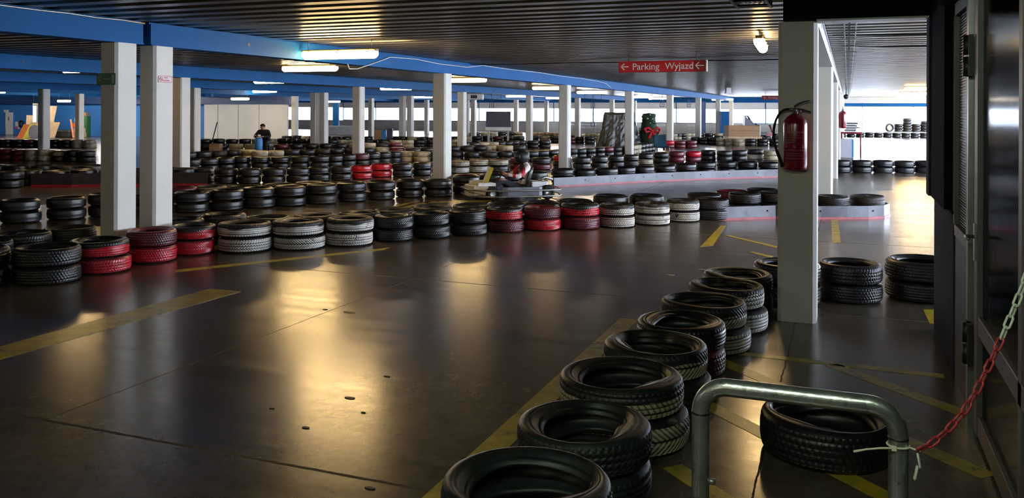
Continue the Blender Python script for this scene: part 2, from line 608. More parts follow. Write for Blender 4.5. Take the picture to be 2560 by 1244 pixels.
# window frames of the rear wall
nw = 0
xx = -42.0
edges = []
while xx < X1 - 1:
    edges.append(xx)
    xx += 3.3
edges.append(X1)
for a, b_ in zip(edges[:-1], edges[1:]):
    nw += 1
    top = 2.14 if a > -3.2 else WT
    m2 = MB()
    sl = 0.0 if a > -1.0 else SILL
    m2.box(a, YR + 0.02, sl, a + 0.07, YR + 0.10, top)
    m2.box(a, YR + 0.02, sl, b_, YR + 0.10, sl + 0.05)
    m2.box(a, YR + 0.02, top - 0.04, b_, YR + 0.10, top)
    m2.box(a, YR - 0.03, top, a + 0.06, YR, 2.42)
    struct(m2.build('window_%d' % nw, M['palebeam'] if a > -3.2 else M['blue']))

# partition and blue wall at the far left
YP = 41.6
struct(MB().box(-36.2, YP, 0, -30.2, YP + 0.12, 2.04).build('wall_partition', M['wallwhite']))
mb = MB()
mb.box(X0, YP + 0.6, 0, -36.2, YP + 0.8, ZC)
struct(mb.build('wall_rear_left', M['wallblue']))

# seams of the partition
for i, x in enumerate((-35.2, -33.7, -32.2)):
    struct(MB().box(x, YP - 0.012, 0, x + 0.04, YP, 2.04).build('trim_%d' % (i + 1), M['wallgrey']))

# ------------------------------------------------------------ columns on their grid
LINES = {0: -0.392, 1: -7.99, 2: -15.2, 3: -22.3, 4: -29.5, 5: -36.8}
LNAME = {0: 'the line of the fire extinguisher', 1: 'the first long blue beam', 2: 'the second blue beam', 3: 'the third blue beam',
         4: 'the fourth blue beam', 5: 'the fifth blue beam'}
YG = [7.69, 16.4, 24.85, 33.1, 41.35, 49.8, 57.9, 64.6]


def column_mesh(w=0.30, d=0.34, h=ZB):
    c = 0.030
    x, yv = w / 2, d / 2
    poly = [(-x + c, -yv), (x - c, -yv), (x, -yv + c), (x, yv - c), (x - c, yv), (-x + c, yv), (-x, yv - c), (-x, -yv + c)]
    return MB().prism(poly, 0, h).mesh('concrete_column', M['column'])


col_me = column_mesh()
col_slim = column_mesh(0.26, 0.33)
COLS = []


def put_column(x, yv, label, group, me=None, first=[0]):
    o = bpy.data.objects.new('concrete_column', me or col_me)
    COL.objects.link(o)
    o.location = (x, yv, 0)
    tag(o, label, 'column', group)
    COLS.append((x, yv))
    return o


put_column(LINES[0], 7.69, 'white concrete column standing right of the tyres, carrying the big fire extinguisher', 'concrete columns', me=column_mesh(0.31, 0.34, 2.5))
put_column(-7.975, 7.725, 'left column of the tall near pair, bearing the green exit sign', 'concrete columns', me=col_slim)
put_column(-7.975, 8.315, 'right column of the tall near pair, bearing the small red-edged sign', 'concrete columns', me=col_slim)
for li in range(6):
    for k in range(1, 8):
        if li >= 4 and k == 1:
            continue
        if li == 5 and k not in (3, 2):
            continue
        x, yv = LINES[li], YG[k]
        if li == 0:
            yv = [0, 15.95, 24.3, 32.6, 40.9, 49.2, 57.5, 64.6][k]
        if li == 2 and k == 1:
            yv = 16.66
        lab = 'white concrete column, %s from the camera along %s' % (ordn(k + 1), LNAME[li])
        if li == 3 and k < 6:
            put_column(x - 0.24, yv, lab + ', left half', 'concrete columns')
            put_column(x + 0.24, yv, lab + ', right half', 'concrete columns')
        else:
            put_column(x, yv, lab, 'concrete columns')


# ------------------------------------------------------------ beams along Y
def beam(x, y0, y1, mat, label, w=0.26, zb=ZB, zt=2.775, name='ceiling_beam'):
    mb = MB()
    mb.box(x - w / 2, y0, zb + 0.014, x + w / 2, y1, zt)
    mb.box(x - w / 2 - 0.012, y0, zb, x + w / 2 + 0.012, y1, zb + 0.014)
    t = zt + 0.005
    mb.box(x - w / 2 + 0.03, y0, zt, x + w / 2 - 0.03, y1, ZC)
    yb = y0 + 1.8
    while yb < y1:      # bolt holes
        mb.box(x + w / 2, yb, zb + 0.12, x + w / 2 + 0.003, yb + 0.05, zb + 0.16, 1)
        yb += 4.1
    o = mb.build(name, [mat, M['dark']])
    return tag(o, label, 'beam', 'ceiling beams')


beam(-7.99, YF, 7.98, M['blue'], 'near blue beam ending at the gap above the tall column pair')
beam(-7.99, 8.10, YR - 0.2, M['blue'], 'long blue beam running away from the tall column pair')
beam(LINES[2], YF, YR - 0.2, M['blue'], 'second long blue beam, behind the tall column pair')
beam(LINES[3], YF, YR - 0.2, M['blue'], 'third blue beam from the front, over paired columns', w=0.5)
beam(LINES[4], YF, YR - 0.2, M['blue'], 'fourth blue beam, ending over the white partition corner')
beam(LINES[5], YF, YR - 0.2, M['blue'], 'fifth blue beam, above the left end of the partition')
beam(-44.0, YF, YR - 0.2, M['blue'], 'sixth blue beam, in front of the far blue wall')
beam(-51.2, YF, YR - 0.2, M['blue'], 'farthest left blue beam, near the picture corner')
beam(LINES[0], 7.87, YR - 0.2, M['palebeam'], 'pale grey beam on the extinguisher column, leading to the far windows')
# cross beam above partition and blue wall
tag(MB().box(X0, YP - 0.1, 2.06, -30.0, YP + 0.25, 2.50).build('ceiling_beam', M['navy']), 'dark navy cross beam above the white partition', 'beam', 'ceiling beams')

# dark header over the passage on the right
mb = MB()
mb.box(-0.50, 7.40, 2.50, 3.4, 7.60, ZC)
mb.box(-0.24, 7.40, 2.485, 0.60, 7.62, 2.50, 1)
tag(mb.build('door_header', [M['header'], M['palebeam']]), 'black header panel above the passage right of the extinguisher column', 'header')

# cable trays
mb = MB()
for s in (-0.13, 0.13):
    mb.box(-0.72 + s - 0.01, 2.0, 2.60, -0.72 + s + 0.01, 7.35, 2.67)
yy = 2.1
while yy < 7.3:
    mb.box(-0.85, yy, 2.605, -0.59, yy + 0.03, 2.62)
    yy += 0.3
for k in range(5):
    mb.tube([(-0.80 + 0.04 * k, 2.0, 2.635), (-0.81 + 0.045 * k, 4.5, 2.63), (-0.80 + 0.04 * k, 7.3, 2.635)], 0.011, 6)
for yy in (3.0, 5.0, 7.0):
    mb.box(-0.74, yy, 2.66, -0.70, yy + 0.03, ZC)
tag(mb.build('cable_tray', M['dark']), 'dark cable tray bundle under the ceiling left of the header', 'cable tray')
mb = MB()
for s in (-0.06, 0.06):
    mb.box(0.02 + s - 0.006, 7.8, 2.66, 0.02 + s + 0.006, 64, 2.71)
yy = 8.0
while yy < 60:
    mb.box(-0.10, yy, 2.655, 0.12, yy + 0.04, 2.67)
    mb.box(0.0, yy, 2.70, 0.02, yy + 0.03, ZC)
    yy += 1.2
tag(mb.build('cable_tray', M['steel']), 'thin steel cable tray beside the pale beam beyond the header', 'cable tray')

# dark cables crossing the deck
for (yc, lab, xa, xb) in ((17.6, 'black cable sagging across the ceiling above the red direction sign', -8, -0.5), (12.4, 'black cable crossing the ceiling inside the passage, nearer one', -0.2, 6.8), (14.6, 'black cable crossing the ceiling inside the passage, farther one', 0.1, 6.8)):
    pts = []
    for i in range(13):
        t = i / 12
        pts.append((xa + (xb - xa) * t, yc, 2.783 - 0.02 * sin(pi * ((t * 3) % 1))))
    tag(MB().tube(pts, 0.011, 6).build('ceiling_cable', M['black']), lab, 'cable')
# the white cable clipped along the first beam
pts = []
xw = -7.99 + 0.16
for (yc, zc) in ((12.45, 2.52), (12.5, 2.44), (12.75, 2.45), (13.4, 2.60), (13.9, 2.72), (14.9, 2.74), (15.9, 2.70), (17.3, 2.70), (18.2, 2.78), (20, 2.77), (22, 2.785), (24, 2.76), (26, 2.765), (28, 2.74), (29, 2.70), (29.6, 2.58), (29.8, 2.5)):
    pts.append((xw, yc, zc))
tag(MB().tube(pts, 0.008, 6).build('ceiling_cable', M['white']), 'thin white cable clipped along the blue beam and looping down', 'cable')
pts = []
for i in range(26):
    yc = -1 + i * 0.36
    pts.append((-7.86, yc, 2.785 - 0.012 * abs(sin(i * 1.3))))
tag(MB().tube(pts, 0.012, 6).build('ceiling_cable', M['steel']), 'grey cable lying on top of the near blue beam', 'cable')

# ------------------------------------------------------------ fluorescent fixtures
def lamp_thing(label, loc, rotz=0, far=False, L=1.5, mat=None, wires=True):
    t = thing('fluorescent_lamp', label, 'lamp', loc, rotz, 'fluorescent ceiling lamps')
    mb = MB()
    mb.box(-L / 2, -0.045, 0.03, L / 2, 0.045, 0.075, 0, b=0.012)
    for s in (-0.5, 0, 0.5):
        mb.box(s * L * 0.8 - 0.02, -0.076, 0.02, s * L * 0.8 + 0.02, 0.076, 0.035)
    mb.build('housing', M['housing'], t)
    p = []
    n = 8
    dm = MB()
    vs, fs = [], []
    for i, xx in enumerate((-L / 2 + 0.01, -L / 2 + 0.05, L / 2 - 0.05, L / 2 - 0.01)):
        sc = 0.6 if i in (0, 3) else 1.0
        for k in range(n + 1):
            a = -0.55 + (pi + 1.1) * k / n
            vs.append((xx, 0.068 * cos(a) * sc, -0.072 * sin(a) * sc))
    for i in range(3):
        for k in range(n):
            fs.append((i * (n + 1) + k, (i + 1) * (n + 1) + k, (i + 1) * (n + 1) + k + 1, i * (n + 1) + k + 1))
    fs.append(tuple(range(n + 1)))
    fs.append(tuple(reversed(range(3 * (n + 1), 4 * (n + 1)))))
    dm.add(vs, fs, 0, False)
    dm.build('diffuser', mat or (M['lampfar'] if far else M['lamp']), t)
    if wires:
        w = MB()
        for s in (-0.42, 0.42):
            w.tube([(s * L, 0, 0.05), (s * L, 0, ZC + 0.078 - loc[2])], 0.006, 5)
        w.build('hanger', M['steel'], t)
    return t


def lamp_px(px, py, z, label, **kw):
    x, yv = AT(px, z)
    h = min(max(HT(px, py, z), 2.2), 2.70)
    return lamp_thing(label, (x, yv, h), **kw)


lamp_px(848, 139, 13.0, 'large bright fluorescent lamp hanging beside the long blue beam', L=1.32)
lamp_px(774, 172, 19.8, 'fluorescent lamp just below and left of the largest lamp')
lamp_px(673, 206, 29.0, 'fluorescent lamp behind the second blue beam, above the beanie person', L=1.25)
lamp_px(661, 232, 45.0, 'smaller fluorescent lamp under the one behind the second beam', far=True)
lamp_px(600, 252, 47.0, 'farthest fluorescent lamp above the white partition', far=True, L=1.2)
for i, (x, yv) in enumerate(((-33.0, 35.0), (-40.5, 34.0), (-46.0, 37.0), (-52.0, 33.0), (-40.5, 38.5))):  # extra lamps, added to brighten the partition and the blue wall
    lamp_thing('added fluorescent lamp of the far left bay, %s from the partition' % ordn(i + 1), (x, yv, 2.70), mat=M['lampfill_left'])
lamp_px(203, 183, 20.8, 'fluorescent lamp left of the green exit sign', L=1.2)
lamp_px(-14, 240, 44.0, 'fluorescent lamp cut by the left picture edge', far=True)
lamp_px(160, 274, 50.0, 'small fluorescent lamp in front of the blue wall', far=True, L=1.0)
lamp_px(990, 223, 36.0, 'fluorescent lamp left of the fifth white column, below the second beam', far=True)
lamp_px(1056, 244, 58.0, 'tiny fluorescent lamp behind the paired columns, centre left', far=True)
lamp_px(828, 257, 62.0, 'tiny fluorescent lamp right of the third-beam column pair', far=True)
lamp_px(1160, 201, 26.5, 'fluorescent lamp just right of the first beam column with the yellow side', far=False)
lamp_px(1375, 219, 34.5, 'fluorescent lamp left of the third first-beam column', far=False)
lamp_px(1480, 229, 41.0, 'fluorescent lamp right of the third first-beam column', far=True)
lamp_px(1292, 240, 55.0, 'tiny fluorescent lamp above the black screen', far=True)
lamp_px(1390, 244, 60.0, 'tiny fluorescent lamp under the lamp left of the third column', far=True)
lamp_px(1602, 239, 52.0, 'fluorescent lamp right of the fourth first-beam column', far=True)
lamp_px(1648, 243, 60.0, 'fluorescent lamp left of the fifth first-beam column', far=True)
lamp_px(1806, 244, 61.0, 'fluorescent lamp at the far end of the first beam', far=True)
x, yv = AT(1902, 11.75)
lamp_thing('fluorescent lamp turned lengthways, left of the extinguisher column', (x, yv, 2.66), rotz=pi / 2 + 0.05, L=1.35)
for i, (px, py, z, w) in enumerate(((2316, 212, 34, 'nearest'), (2292, 225, 42, 'second'), (2272, 236, 50, 'third'), (2232, 243, 58, 'farthest'))):
    lamp_px(px, py, z, 'bright fluorescent lamp above the passage, %s of that row' % w, L=1.6)
# the lamp over the visitor's place, behind the photographer
lamp_thing('fluorescent lamp above the steel hoop rail, outside the picture', (-0.3, 0.9, 2.66), rotz=0.0, L=1.5, mat=M['lampgreen'])

for i, (x, yv, r) in enumerate(((-5.2, -0.6, 0.0), (-10.5, 0.6, 0.0), (-1.9, -2.6, 0.0), (-14.5, 3.0, 0.0))):  # unseen lamps, added to brighten the column faces towards the camera
    lamp_thing('added fluorescent lamp outside the picture, %s from the hoop rail' % ordn(i + 1), (x, yv, 2.66), rotz=r, L=1.5, mat=M['lampfill'])

# ------------------------------------------------------------ painted lines
def ground_poly(name, pts, label, mat=None, z=0.002, px=True):
    P = [G(*p) for p in pts] if px else pts
    mb = MB()
    n = len(P)
    mb.prism(P, 0.0005, z)
    return tag(mb.build(name, mat or M['yellow']), label, 'floor marking', 'yellow floor lines')


def strip(p0, p1, w):
    a, b_ = Vector(p0), Vector(p1)
    d = (b_ - a).normalized()
    n = Vector((-d.y, d.x)) * (w / 2)
    return [tuple(a + n), tuple(a - n), tuple(b_ - n), tuple(b_ + n)]


ground_poly('floor_line', [(-40, 888), (527, 727), (605, 734), (-40, 921)], 'broad yellow floor stripe ending in a slanted tip at lower left')
ground_poly('floor_line', [(440, 681), (975, 621), (960, 627), (440, 687)], 'thin yellow floor line in front of the white tyre stacks')
ground_poly('floor_line', [(885, 540), (1045, 503), (1052, 504), (898, 541)], 'thin yellow floor line behind the front tyre row, left one')
ground_poly('floor_line', [(912, 541), (1078, 503), (1090, 504), (928, 542)], 'thin yellow floor line behind the front tyre row, right one')
ground_poly('floor_line', [(1060, 506), (1230, 500), (1230, 503), (1060, 509)], 'thin yellow floor line running towards the kart')
ground_poly('floor_line', strip((-1.71, 2.2), (-1.71, 7.1), 0.15), 'long yellow floor line left of the near tyre row', px=False)
for c, xa, xb, lab in ((3.44, -0.80, 0.4, 'yellow hatch stripe lowest in the picture'), (4.43, -0.85, 0.62, 'yellow hatch stripe passing under the lone floor tyre'),
                       (5.33, -0.85, 0.64, 'yellow hatch stripe ending below the red chain'), (6.25, -0.1, 0.64, 'yellow hatch stripe farthest from the hoop rail')):
    ground_poly('floor_line', strip((xa, c - xa), (xb, c - xb), 0.115), lab, px=False)
ground_poly('floor_line', strip((-0.75, 6.40), (0.6, 6.36), 0.09), 'straight yellow line closing the hatch before the dark plinth', px=False)
ground_poly('floor_line', [(1752, 613), (1803, 559), (1816, 560), (1783, 610)], 'short broad yellow mark in front of the grey barrier')
ground_poly('floor_line', [(1815, 584), (1822, 583), (1945, 610), (1940, 614)], 'thin yellow mark left of the extinguisher column, upper one')
ground_poly('floor_line', [(1870, 625), (1885, 624), (1935, 635), (1925, 638)], 'thin yellow mark left of the extinguisher column, lower one')
ground_poly('floor_line', [(2082, 600), (2078, 530), (2094, 530), (2104, 600)], 'faded yellow mark right of the extinguisher column')
ground_poly('floor_line', [(2310, 765), (2345, 765), (2345, 800), (2326, 800)], 'yellow mark beside the foot of the dark plinth')

# flecks of litter on the floor
for i, (px, py, s) in enumerate(((970, 943, 0.020), (768, 1073, 0.022), (683, 1025, 0.014), (911, 1034, 0.014), (878, 998, 0.03), (930, 1223, 0.022), (815, 777, 0.02), (874, 783, 0.05), (1755, 670, 0.035), (1678, 684, 0.04))):
    x, yv = G(px, py)
    mb = MB()
    pl = [(s * (1 + 0.4 * random.random()) * cos(a + i), s * 0.55 * sin(a + i)) for a in [k * pi / 4 for k in range(8)]]
    mb.prism(pl, 0.0, 0.004)
    names = ['right of the golden reflection', 'below the golden reflection', 'left of the golden reflection', 'under the golden reflection', 'inside the golden reflection', 'near the bottom yellow line', 'on the joint in the white reflection', 'right of the white reflection', 'near the far tyre curve', 'left of the near tyre curve']
    o = mb.build('debris_fleck', M['wood'] if s > 0.03 else M['dark'], None, (x, yv, 0.0))
    tag(o, 'small fleck of debris on the floor, ' + names[i], 'debris', 'debris on the floor')

# ------------------------------------------------------------ tyres
def tyre_profile(D, Wd, rin, lod=1):
    R = D / 2
    # (r, z, kind) kind 1 = tread
    o = []
    if lod == 0:
        o = [(rin + 0.002, 0.032, 0), (rin + 0.008, 0.020, 0), (rin + 0.018, 0.014, 0), (rin + 0.0215, 0.0175, 0), (rin + 0.026, 0.0175, 0), (rin + 0.030, 0.011, 0), (rin + 0.050, 0.004, 0), (R - 0.056, 0.002, 0), (R - 0.053, 0.0045, 0), (R - 0.047, 0.0045, 0), (R - 0.043, 0.002, 0), (R - 0.028, 0.007, 0), (R - 0.016, 0.014, 0), (R - 0.008, 0.024, 0)]
        return o, [(r, Wd - z, k) for r, z, k in reversed(o)]
    o += [(rin + 0.004, 0.030, 0), (rin + 0.020, 0.016, 0), (rin + 0.045, 0.006, 0), (R - 0.045, 0.002, 0), (R - 0.022, 0.010, 0), (R - 0.008, 0.024, 0)]
    top = [(r, Wd - z, k) for r, z, k in reversed(o)]
    return o, top


def groove(pat, th, v, lugs):
    """v in -1..1 across the tread; returns 0..1 depth"""
    u = th / (2 * pi) * lugs
    g = 0.0
    def line(x, w):
        f = x - math.floor(x)
        return 1.0 if min(f, 1 - f) < w else 0.0
    a = abs(v)
    if pat == 0:
        if abs(a - 0.22) < 0.05 or abs(a - 0.62) < 0.06:
            g = 1
        if a > 0.68:
            g = max(g, line(u, 0.16))
        elif a < 0.6:
            g = max(g, line(u + v * 1.2, 0.12))
    elif pat == 1:
        g = line(u + (a) * 2.2 + (0.5 if v > 0 else 0), 0.17)
        if abs(v) < 0.05:
            g = 1
    elif pat == 2:
        for c in (-0.55, -0.18, 0.18, 0.55):
            if abs(v - c) < 0.055:
                g = 1
        if a > 0.75:
            g = max(g, line(u * 1.0, 0.14))
    else:
        z = abs(((u * 1.0) % 1) - 0.5) * 0.35
        for c in (-0.6, -0.1, 0.35):
            if abs(v - c - z + 0.08) < 0.06:
                g = 1
        if a > 0.7:
            g = max(g, line(u, 0.18))
        g = max(g, line(u + 0.5 * v, 0.08) if a < 0.7 else 0)
    return g


def make_tyre(lod, pat, D=0.6, Wd=0.18, pinch=0.0, rinf=0.62):
    """returns (carcass mesh, tread mesh or None). z=0 at the underside"""
    R = D / 2
    rin = R * rinf
    lower, upper = tyre_profile(D, Wd, rin, lod)
    nt_ = {0: 26, 1: 9, 2: 5}[lod]
    na = {0: 300, 1: 56, 2: 28}[lod]
    tread = []
    for i in range(nt_):
        v = -1 + 2 * i / (nt_ - 1)
        z = Wd / 2 + v * (Wd / 2 - 0.024)
        r = R - 0.008 * abs(v) ** 3
        tread.append((r, z, v))
    ns = {0: 96, 1: 56, 2: 28}[lod]
    inner = [(rin, Wd - 0.036, 0), (rin + 0.012, Wd - 0.048, 0), (R - 0.03, Wd - 0.035, 0), (R - 0.016, Wd * 0.5, 0), (R - 0.03, 0.035, 0), (rin + 0.012, 0.048, 0), (rin, 0.036, 0)]

    def grid(rows, n, closed, tr):
        vs, fs, gr = [], [], []
        k = len(rows)
        for i in range(n):
            th = 2 * pi * i / n
            for row in rows:
                r, z = row[0], row[1]
                g = 0.0
                if tr and lod < 2:
                    v = row[2]
                    if lod == 0:
                        g = groove(pat, th, v, 60)
                        r = r - 0.0065 * g
                    else:
                        g = 1.0 if (abs(abs(v) - 0.5) < 0.05) else 0.0
                        r = r - 0.005 * g
                if not tr and pinch:
                    w = max(0.0, min(1.0, (R - 0.02 - r) / (R - 0.02 - rin)))
                    r = r * (1 + w * pinch * (cos(2 * th) + 0.45 * cos(3 * th + 1.0)))
                    if z > Wd / 2:
                        z = z - w * abs(pinch) * 0.22 * (1 + cos(2 * th + 0.6)) * 0.5
                vs.append((r * cos(th), r * sin(th), z))
                gr.append(g)
        for i in range(n):
            j = (i + 1) % n
            for q in range(k if closed else k - 1):
                q2 = (q + 1) % k
                fs.append((i * k + q, j * k + q, j * k + q2, i * k + q2))
        return vs, fs, gr

    def mk(name, parts):
        mb = MB()
        gr = []
        for vs, fs, g in parts:
            mb.add(vs, fs, 0, True)
            gr += g
        me = mb.mesh(name, T['k'])
        at = me.attributes.new('groove', 'FLOAT', 'POINT')
        at.data.foreach_set('value', gr)
        return me

    up = [(r, z, 0) for r, z, k in upper]
    lo = [(r, z, 0) for r, z, k in lower]
    if lod == 0:
        c = mk('tyre', [grid(up + inner + lo, ns, False, False)])
        tr = mk('tread', [grid([(lo[-1][0], lo[-1][1], -1)] + tread + [(up[0][0], up[0][1], 1)], na, False, True)])
        return c, tr
    if lod == 1:
        c = mk('tyre', [grid([up[0], up[2], up[3], up[5]] + [inner[0], inner[2], inner[4], inner[6]] + [lo[0], lo[2], lo[3], lo[5]], ns, False, False)])
        tr = mk('tread', [grid([(lo[-1][0], lo[-1][1], -1)] + tread + [(up[0][0], up[0][1], 1)], na, False, True)])
        return c, tr
    c = mk('tyre', [grid(lo[3:6] + tread[1:4] + up[0:3] + [up[5], inner[0], inner[3], inner[6]], ns, True, False)])
    return c, None


TY = {0: [], 1: [], 2: []}
for pat in range(4):
    TY[0].append(make_tyre(0, pat, rinf=0.64))
    TY[0].append(make_tyre(0, pat, rinf=0.63, pinch=(0.15, 0.20, 0.12, 0.18)[pat]))
for i in range(3):
    TY[1].append(make_tyre(1, 0, Wd=0.18, rinf=0.62 + 0.02 * i, pinch=0.04 * i))
TY[2].append(make_tyre(2, 0))

OBST = []
PERSON = AT(660, 33.8)
OBST.append((PERSON[0], PERSON[1], 0.55, 0.55))
OBST.append((PERSON[0] - 0.15, PERSON[1] - 0.45, 0.4, 0.3))
CHAIR = AT(1657, 30.6)
OBST.append((CHAIR[0], CHAIR[1], 0.38, 0.38))
KART = AT(1280, 17.35)
KANG = math.atan2(-0.625, -0.776)
for k in (-0.7, -0.35, 0, 0.35, 0.7):
    OBST.append((KART[0] + cos(KANG) * k, KART[1] + sin(KANG) * k, 0.62, 0.62))
for px_o, z_o, w_o in ((1622, 42.5, 0.6), (1548, 42.0, 1.1), (1246, 44.0, 0.75), (1855, 46.0, 1.0), (1915, 46.5, 0.6), (2112, 33.0, 0.4), (2128, 34.2, 0.5), (845, 60.0, 1.4), (946, 45.0, 0.3), (972, 45.0, 0.3)):
    OBST.append((*AT(px_o, z_o), w_o, w_o))
STACKS = []       # dict(x, y, D, cols (top..bottom), row, idx)
PLACED = []


def overlap(x, yv, D, tol=0.975):
    for (a, b_, d) in PLACED:
        if (a - x) ** 2 + (b_ - yv) ** 2 < ((D + d) / 2 * tol) ** 2:
            return True
    for (a, b_) in COLS:
        dx = max(0, abs(a - x) - 0.16)
        dy = max(0, abs(b_ - yv) - 0.18)
        if dx * dx + dy * dy < (D / 2) ** 2:
            return True
    return False


def put_stack(x, yv, D, cols, row, hs=None, push=True, offs=None):
    d = Vector((x, yv)).normalized()
    if push:
        k = 0
        while overlap(x, yv, D) and k < 40:
            x += d.x * 0.04
            yv += d.y * 0.04
            k += 1
        if k >= 40:
            return None
    PLACED.append((x, yv, D))
    s = dict(x=x, y=yv, D=D, cols=cols, row=row, hs=hs, offs=offs)
    STACKS.append(s)
    return s


def from_top(px, py, D=0.6, h=0.36):
    z = (EYE - h) * FPX / (py - HOR(px)) - D / 2
    return AT(px, z), z


def from_base(px, py, D=0.6):
    z = EYE * FPX / (py - HOR(px)) + D / 2
    return AT(px, z), z


# near curve of stacks beside the hoop rail (nearest first)
NEAR = [(-1.13, 3.06, 0.66, 'gg'), (-1.12, 3.79, 0.62, 'gg'), (-1.13, 4.52, 0.665, 'CC'), (-1.09, 5.21, 0.63, 'Cp'), (-1.05, 5.855, 0.60, 'km'),
        (-1.0, 6.50, 0.635, 'Cc'), (-0.92, 7.15, 0.61, 'Ww'), (-0.90, 7.79, 0.60, 'kk'), (-0.52, 8.32, 0.60, 'kk'), (0.02, 8.66, 0.58, 'kk'), (0.66, 8.98, 0.66, 'kk')]
for i, (x, yv, D, c) in enumerate(NEAR):
    off = [(0, 0), (0.0, 0)]
    if i in (2, 3, 5, 6):
        off = [(0.03, 0.0), (0, 0)]
    put_stack(x, yv, D, c, 'near', push=False, offs=off)
# the lone tyre in front of the hoop rail
LONE = (-0.10, 4.72)

FR = [(-35, 737, 150, 'kk'), (102, 728, 155, 'kk'), (250, 698, 140, 'Rr'), (381, 668, 118, 'mr'), (484, 647, 108, 'Rr'), (612, 640, 131, 'Ww'), (748, 632, 128, 'Ww'),
      (876, 622, 117, 'Ww'), (984, 608, 98, 'kk'), (1078, 600, 95, 'kk'), (1172, 592, 94, 'kk'), (1263, 583, 90, 'Rm'), (1356, 578, 92, 'mr'), (1451, 574, 97, 'Rm'),
      (1544, 569, 89, 'Ww'), (1631, 562, 86, 'Ww'), (1709, 553, 76, 'Ww'), (1782, 548, 76, 'kk'), (1862, 533, 80, 'kk'), (1938, 530, 80, 'kk')]
for px, py, w, c in FR:
    D = 0.6
    for _ in range(3):
        (x, yv), z = from_base(px, py, D)
        D = max(0.53, min(0.66, w * z / FPX))
    put_stack(x, yv, D, c, 'front', push=False)
put_stack(-0.24, 15.42, 0.56, 'kk', 'front', push=False)
put_stack(0.30, 15.72, 0.56, 'pk', 'front', push=False)

F2 = [(-40, 600, 'kk'), (60, 588, 'kk'), (170, 574, 'pk'), (455, 545, 'kk'), (560, 543, 'kk'), (670, 541, 'kk'), (790, 536, 'pk'), (905, 534, 'kk'), (990, 531, 'pk'), (1082, 518, 'pk'), (1178, 512, 'kk'), (1268, 504, 'kk'),
      (1352, 497, 'kk'), (1437, 490, 'kk'), (1527, 481, 'kk'), (1617, 478, 'kk'), (1760, 479, 'kk'), (1833, 470, 'mk'), (1905, 470, 'kk')]
for px, py, c in F2:
    (x, yv), z = from_top(px, py, 0.58)
    put_stack(x, yv, 0.58, c, 'front_back')

M1 = [(-60, 579, 'kk'), (52, 570, 'kk'), (168, 560, 'kk'), (268, 552, 'kk'), (370, 546, 'kk'), (480, 540, 'kk'), (566, 534, 'kk'), (647, 527, 'kk'), (725, 523, 'kk'), (805, 515, 'kp'), (880, 509, 'kk'), (954, 503, 'kk'),
      (1026, 497, 'kk'), (1100, 495, 'kk'), (1172, 490, 'kk')]
for px, py, c in M1:
    (x, yv), z = from_base(px, py, 0.58)
    put_stack(x, yv, 0.575, c, 'middle')
for px, py, c in [(452, 468, 'm'), (528, 466, 'c'), (612, 463, 'p'), (698, 460, 'p'), (775, 456, 'k')]:
    (x, yv), z = from_top(px, py, 0.58)
    put_stack(x, yv, 0.58, c + 'k', 'middle_back')
for px, py in [(1160, 436), (1222, 432), (1280, 428), (1338, 424)]:
    (x, yv), z = from_top(px, py, 0.58)
    put_stack(x, yv, 0.58, 'mk' if px < 1200 else 'kk', 'kart_back')

BR = [(1410, 418, 'kc'), (1462, 419, 'kk'), (1515, 415, 'kk'), (1562, 412, 'kk'), (1610, 409, 'kr'), (1662, 406, 'kr'), (1714, 402, 'kk'), (1765, 398, 'kk'), (1820, 396, 'kk'), (1870, 397, 'kk'), (1922, 397, 'kk'), (1972, 396, 'kk')]
for px, py, c in BR:
    (x, yv), z = from_top(px, py, 0.56)
    put_stack(x, yv, 0.57, c, 'board')

AR = [(460, 424, 'kk'), (510, 421, 'kk'), (567, 423, 'kk'), (626, 423, 'kk'), (685, 422, 'kk'), (743, 420, 'kk'), (799, 417, 'kk'), (852, 415, 'kk'), (904, 412, 'rr'), (955, 408, 'rr'), (1007, 407, 'kk'), (1056, 404, 'kk'), (1103, 402, 'kk'),
      (1150, 399, 'cw'), (1198, 397, 'cw'), (1247, 396, 'ck'), (1299, 392, 'mm'), (1355, 391, 'km'), (1408, 389, 'rk'), (1455, 389, 'kk'), (1499, 387, 'kk'), (1540, 385, 'kp'), (1577, 382, 'kp'), (1614, 379, 'kc'), (1653, 376, 'kk'),
      (1692, 374, 'mm'), (1733, 373, 'rm'), (1771, 370, 'kk'), (1812, 371, 'kk'), (1848, 370, 'kk'), (1889, 367, 'kw'), (1930, 369, 'cc'), (1972, 368, 'kk')]
prev = None
for i, (px, py, c) in enumerate(AR):
    nx = AR[i + 1][0] if i + 1 < len(AR) else px + 42
    pv = AR[i - 1][0] if i else px - 56
    sp = (nx - pv) / 2
    (x, yv), z = from_top(px, py, 0.56)
    D = max(0.50, min(0.6, sp * z / FPX))
    put_stack(x, yv, D, c, 'long')


def row_auto(pts, cols, row, D=0.56, step=None, h=0.36):
    P = [from_top(px, py, D, h)[0] for px, py in pts]
    step = step or D * 1.01
    dist = 0.0
    out = []
    i = 0
    carry = 0.0
    for a, b_ in zip(P[:-1], P[1:]):
        a, b_ = Vector(a), Vector(b_)
        L = (b_ - a).length
        t = carry
        while t < L:
            out.append(a + (b_ - a) * (t / L))
            t += step
        carry = t - L
    for k, p in enumerate(out):
        if p.y > YR - 1.0:
            continue
        c = cols[k % len(cols)]
        put_stack(p.x, p.y, D, c if len(c) > 1 else c + 'k', row)


